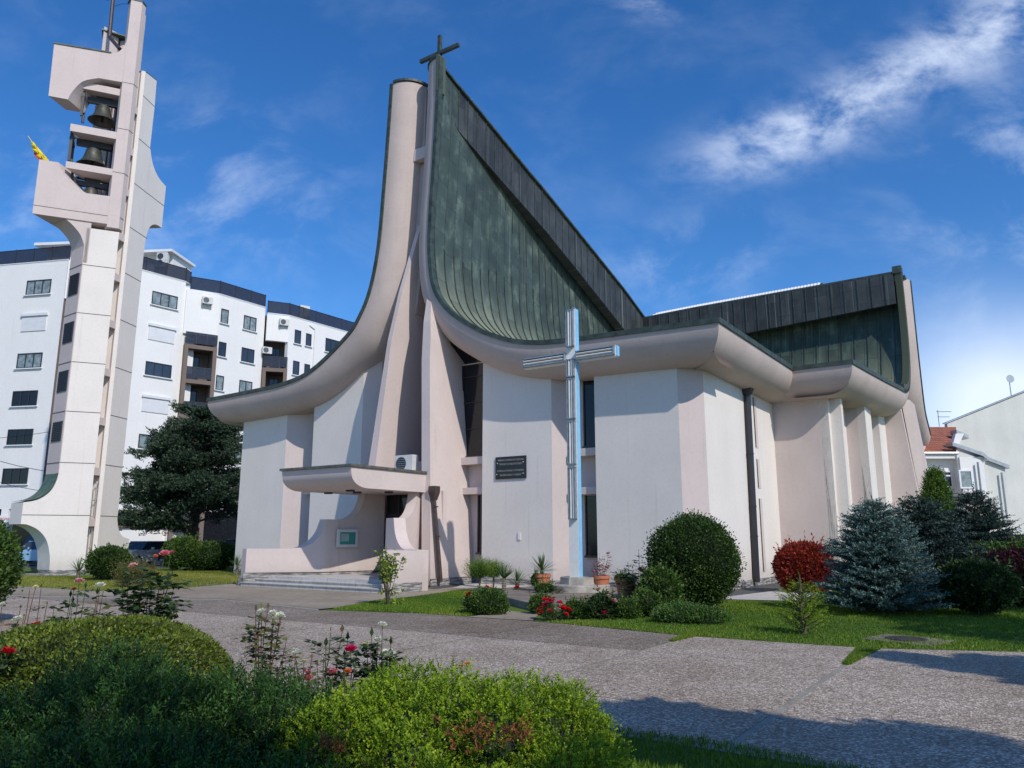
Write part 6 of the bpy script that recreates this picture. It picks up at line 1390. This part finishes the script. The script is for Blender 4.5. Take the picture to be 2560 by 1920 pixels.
# ---- grass
def inpoly(P, poly):
    x, y = P[:, 0], P[:, 1]; c = np.zeros(len(P), bool); n = len(poly)
    for i in range(n):
        (x1, y1), (x2, y2) = poly[i], poly[(i+1) % n]; k = ((y1 > y) != (y2 > y)); c ^= k & (x < (x2-x1)*(y-y1)/(y2-y1+1e-12)+x1)
    return c
def grass(label, poly, n, hgt, wd, mt, seed):
    rng = np.random.default_rng(seed); a = np.array(poly); lo, hi = a.min(0), a.max(0); P = rng.uniform(lo, hi, (n, 2)); P = P[inpoly(P, poly)]; P = np.concatenate([P, np.full((len(P), 1), -.012)], 1)
    D = rng.normal(size=P.shape)*.45; D[:, 2] = 1; big = np.sin(P[:, 0]*1.7)*np.sin(P[:, 1]*1.3+1)+np.sin(P[:, 0]*.7+P[:, 1]*.9); o = leaves('grass', P, D, hgt*(1+.25*big), wd, LM[mt], None, rng, val=np.clip(rng.normal(.5, .22, len(P))+.15*big, 0, 1)); return tag(o, label, 'grass', kind='stuff')
right_poly = [g(1364, 1556), g(1560, 1573), g(1730, 1590), g(2175, 1620), g(2560, 1630), (12.5, 12), (16, 22), (10.5, 25), (8.6, 22.2), (7.2, 20.3), (4.5, 20.2), (3.0, 18.5), (1.8, 15.9)]
grass('short sunny green lawn right of the terrace', right_poly, 260000, .045, .012, 'grass', 121)
grass('patch of lawn between the shrub and the terrace', [g(830, 1523), g(884, 1514), g(940, 1502), g(1156, 1476), g(1185, 1476), (-.3, 21.5), (-.2, 18), (-.9, 16.4), g(1010, 1531)], 60000, .05, .014, 'grass', 122)
grass('yellowing lawn strip before the bell tower', [(-24, 29), g(61, 1466), g(230, 1478), g(430, 1473), g(606, 1457), (-10.5, 31), (-12, 38), (-19, 38), (-17, 32.8), (-24, 34)], 110000, .055, .024, 'grassdry', 123)
grass('dark shaded grass verge along the gravel at the bottom', [(.3, 3.2), (4.4, 3.2), (3.3, 5.2), (2.47, 5.9), (2.03, 6.25), (1.54, 6.67), (.78, 7.05), (-.6, 7.4), (-2.2, 7.7), (-2.5, 6.4), (-1.5, 5.6), (.6, 5.4)], 70000, .05, .008, 'grass', 124)
ps = Vector((J1a.x, J1a.y, 0))
for (tt, lab) in ((c1, 'strip of grass growing in the joint left of the lawn corner'), (c2, 'strip of grass growing in the joint before the manhole')):
    a_ = J1a+ju*tt+jn*(1.2 if tt == c1 else .3); c_e = J1a+ju*tt+jn*(2.7 if tt == c1 else 2.1); w_ = .16
    grass(lab, [((a_-ju*.04).x, (a_-ju*.04).y), ((a_+ju*.05).x, (a_+ju*.05).y), ((c_e+ju*w_).x, (c_e+ju*w_).y), ((c_e-ju*w_).x, (c_e-ju*w_).y)], 26000, .035, .010, 'grass', 125+int(tt))
grass('lawn around the clipped mound and rose bed at the left', [(-9, 2.6), (-4.2, 2.6), (-4.2, 6), (-2.2, 7.6), (-3.6, 9.3), (-5.2, 10.1), (-9.5, 10.9)], 90000, .05, .012, 'grass', 131)
rng = np.random.default_rng(140); n = 900; P = np.stack([rng.uniform(-6, 7, n), rng.uniform(7.5, 17, n), np.full(n, .004)], 1); wgt = rng.uniform(0, 1, n) < np.exp(-np.abs((P[:, :2]-np.array([1.6, 11.8]))@np.array([jn.x, jn.y])-2.2)/2.0)
P = P[wgt]; D = rng.normal(size=P.shape)*np.array([1, 1, .12]); o = leaves('fallen_leaves', P, D, .035, .02, LM['dry'], None, rng, flat_=np.array([0, 0, 1.])); tag(o, 'scattered dry leaves and petals on the gravel court', 'leaves', kind='stuff')
# ---- trees that stand behind and beside the photographer and shade the foreground
def shade_tree(label, x, y, h, r, seed, n=6500):
    rng = np.random.default_rng(seed); t = empty('broadleaf_tree', (x, y, 0), 0, label, 'tree', 'trees behind the flower bed'); b = MB(); b.tube([(0, 0, 0), (.08, 0, h*.35), (0, .05, h*.8)], [.16, .11, .04], 8); cs = []
    for i in range(11):
        a = i*2.4; rr = r*.74*math.sqrt(rng.random()); c = Vector((math.cos(a)*rr, math.sin(a)*rr, h-r*1.05+rng.uniform(-.75, .55)*r)); cs.append((c, r*rng.uniform(.30, .48))); b.tube([(0, 0, h*.35), c*.6+Vector((0, 0, h*.15)), c], [.06, .04, .015], 5)
    P = np.concatenate([unit(rng.normal(size=(n//11, 3)))*(rng.uniform(.3, 1, (n//11, 1))**.5)*q+np.array(c) for c, q in cs]); leaves('crown', P, rng.normal(size=P.shape), .19, .12, LM['hedge'], t, rng); b.build('trunk', M['bark'], t)
for a_ in (('leafy tree behind the viewer on the left', -2.4, -2.7, 7.4, 2.3, 131), ('leafy tree straight behind the viewer', .9, -2.55, 7.6, 2.3, 132), ('leafy tree behind the viewer on the right', 3.9, -2.8, 7.6, 2.0, 133),
           ('leafy tree at the right of the viewer', 5.3, .7, 7.6, 1.25, 134), ('leafy tree just behind the one at the right of the viewer', 6.3, -1.6, 7.4, 1.7, 139), ('small leafy tree right of the viewer by the gravel', 6.9, -.2, 7.4, 1.2, 135), ('leafy tree far right of the viewer beside the gravel', 10.2, 3.7, 7.6, 1.1, 136), ('small leafy tree farthest right of the viewer', 12.2, 3.6, 7.5, 1.1, 140),
           ('tall leafy tree shading the right lawn', 13.7, 7.2, 9.6, 2.4, 137), ('tall leafy tree shading the spruces', 18.0, 10.2, 11, 3.0, 138)): shade_tree(*a_)
# ------------------------------------------------------------------ cars, person
def car(label, x, y, rz, c, L=4.1, W=1.7, H=1.38, suv=False, z=-.03):
    t = empty('parked_car', (x, y, z), rz, label, 'car', 'cars parked by the apartment block'); mt = simple('car_paint', c, .25, .2, .03)
    pr = [(-L/2, .28), (-L/2-.02, .62), (-L/2+.12, .80), (-L*.27, .92), (L*.40, .95), (L/2-.02, .85), (L/2, .45), (L/2-.08, .25)]
    b = MB(); secs = [(-W/2, .94), (-W/2+.10, 1.0), (W/2-.10, 1.0), (W/2, .94)]
    for yy, k in secs: b.v += [(px*1, yy, .25+(pz-.25)*k) for px, pz in pr]
    m_ = len(pr)
    for i in range(3):
        for k in range(m_): a = i*m_+k; a2 = i*m_+(k+1) % m_; b.f.append((a, a2, a2+m_, a+m_))
    b.f += [tuple(range(m_))[::-1], tuple(3*m_+k for k in range(m_))]; b.build('body', mt, t, bevel=.03)
    xa, xb = (-L*.27, L*.44) if suv else (-L*.24, L*.36); xr0, xr1 = xa+.55, xb-.28; cw = W/2-.06; rw = W/2-.24
    b = MB(); b.v = [(xa, -cw, .93), (xb, -cw, .94), (xb, cw, .94), (xa, cw, .93), (xr0, -rw, H), (xr1, -rw, H), (xr1, rw, H), (xr0, rw, H)]; b.f = [(4, 5, 6, 7), (0, 1, 5, 4), (1, 2, 6, 5), (2, 3, 7, 6), (3, 0, 4, 7)]; b.build('window', M['window_glass'], t, bevel=.02)
    MB().b2(xr0-.02, xr1+.02, -rw-.02, rw+.02, H-.01, H+.035).build('roof', mt, t, bevel=.015)
    for sx in (-L*.31, L*.31):
        for sy in (-1, 1):
            w_ = MB().lathe([(.02, -.09), (.29, -.09), (.32, -.06), (.32, .06), (.29, .09), (.02, .09)], n=20); w_.v = [(px+sx, pz+sy*(W/2-.09), py+.33) for px, py, pz in w_.v]; o = w_.build('wheel', M['black_metal'], t, auto=40)
            r_ = MB().lathe([(.18, -.01), (.18, .01), (.05, .02)], n=14); r_.v = [(px+sx, sy*(W/2+.005)+pz*sy, py+.33) for px, py, pz in r_.v]; r_.build('rim', M['steel'], o)
    for sy in (-1, 1): MB().b2(-L/2-.03, -L/2+.1, sy*(W/2-.42), sy*(W/2-.08), .62, .76).build('headlight', M['tube_white'], t, bevel=.01)
    MB().b2(-L/2-.035, -L/2+.02, -.5, .5, .40, .58).build('grille', M['black_metal'], t); MB().b2(-L/2-.05, -L/2-.02, -.26, .26, .28, .39).build('number_plate', M['white_paint'], t)
    MB().b2(xa+.62, xa+.70, -W/2-.14, -W/2+.02, .93, 1.05).b2(xa+.62, xa+.70, W/2-.02, W/2+.14, .93, 1.05).build('mirror', mt, t); return t
car('white car facing the lawn beside the tower', -21.2, 45.5, R(72), (.72, .73, .74), H=1.36)
car('dark grey car parked right of the white one', -18.9, 47, R(60), (.03, .035, .05), H=1.34); car('black car behind the bushes', -17.0, 46.2, R(35), (.02, .02, .022), H=1.36)
car('large dark car by the cathedral corner', -15.3, 44.2, R(20), (.022, .026, .04), L=4.5, W=1.8, H=1.46, suv=True)
car('pale blue car seen through the tower arch', -27.8, 46.5, R(15), (.25, .42, .62), H=1.36); car('white van seen through the tower arch', -29.6, 50.5, R(5), (.7, .71, .72), L=4.8, W=1.9, H=2.3, suv=True)
car('black car roof behind the hedge at the right edge', 21.6, 31.5, R(100), (.015, .015, .018), L=4.6, H=1.7, suv=True)
bn = empty('bench', (-16.0, 40.6, 0), R(200), 'wooden bench behind the bright green bush', 'bench'); wm = simple('bench_wood', (.16, .10, .05), .7)
MB().b2(-.7, .7, -.22, .22, .42, .45).build('seat', wm, bn); MB().b2(-.7, .7, .24, .27, .5, .85).build('backrest', wm, bn)
for sx in (-.6, .6): MB().b2(sx-.03, sx+.03, -.2, .2, 0, .42).build('leg', M['black_metal'], bn)
def person():
    t = empty('person', (-16.0, 40.6, 0), R(200), 'brown-haired person in a white top sitting behind the bright bush', 'person')
    J = {'pel': (0, 0, .52), 'ch': (0, .03, .92), 'nk': (0, .01, 1.04), 'hd': (0, -.02, 1.14), 'ht': (0, -.01, 1.25), 'sl': (-.17, .02, .98), 'el': (-.22, -.06, .74), 'wl': (-.14, -.26, .62), 'sr': (.17, .02, .98), 'er': (.22, -.06, .74), 'wr': (.14, -.26, .62),
         'hl': (-.09, -.02, .5), 'kl': (-.11, -.42, .48), 'al': (-.11, -.42, .08), 'tl': (-.11, -.58, .04), 'hr': (.09, -.02, .5), 'kr': (.11, -.42, .48), 'ar': (.11, -.42, .08), 'tr': (.11, -.58, .04)}
    E = [('pel', 'ch'), ('ch', 'nk'), ('nk', 'hd'), ('hd', 'ht'), ('ch', 'sl'), ('sl', 'el'), ('el', 'wl'), ('ch', 'sr'), ('sr', 'er'), ('er', 'wr'), ('pel', 'hl'), ('hl', 'kl'), ('kl', 'al'), ('al', 'tl'), ('pel', 'hr'), ('hr', 'kr'), ('kr', 'ar'), ('ar', 'tr')]
    rad = {'pel': .14, 'ch': .13, 'nk': .055, 'hd': .085, 'ht': .075, 'sl': .06, 'el': .042, 'wl': .03, 'sr': .06, 'er': .042, 'wr': .03, 'hl': .09, 'kl': .065, 'al': .04, 'tl': .035, 'hr': .09, 'kr': .065, 'ar': .04, 'tr': .035}
    def skin(name, keys, mt, grow=1.0):
        ks = [k for k in J if k in keys]; me = bpy.data.meshes.new(name); me.from_pydata([J[k] for k in ks], [(ks.index(a), ks.index(b)) for a, b in E if a in keys and b in keys], []); o = link(name, me, mt, t); o.modifiers.new('skin', 'SKIN')
        for v, k in zip(me.skin_vertices[0].data, ks): v.radius = (rad[k]*grow, rad[k]*grow); v.use_root = (k == ks[0])
        s = o.modifiers.new('sub', 'SUBSURF'); s.levels = 1; s.render_levels = 2; return o
    sk = simple('skin', (.50, .30, .22), .6); skin('body', set(J), sk); skin('shirt', {'pel', 'ch', 'sl', 'el', 'sr', 'er'}, M['white_paint'], 1.13); skin('trousers', {'pel', 'hl', 'kl', 'al', 'hr', 'kr', 'ar'}, simple('dark_trousers', (.03, .035, .06), .8), 1.12)
    h = MB().lathe([(.03, 1.06), (.10, 1.12), (.115, 1.2), (.095, 1.28), (.03, 1.32)], (0, .015, 0), 16).build('hair', simple('brown_hair', (.10, .045, .025), .7), t, smooth=True)
person()
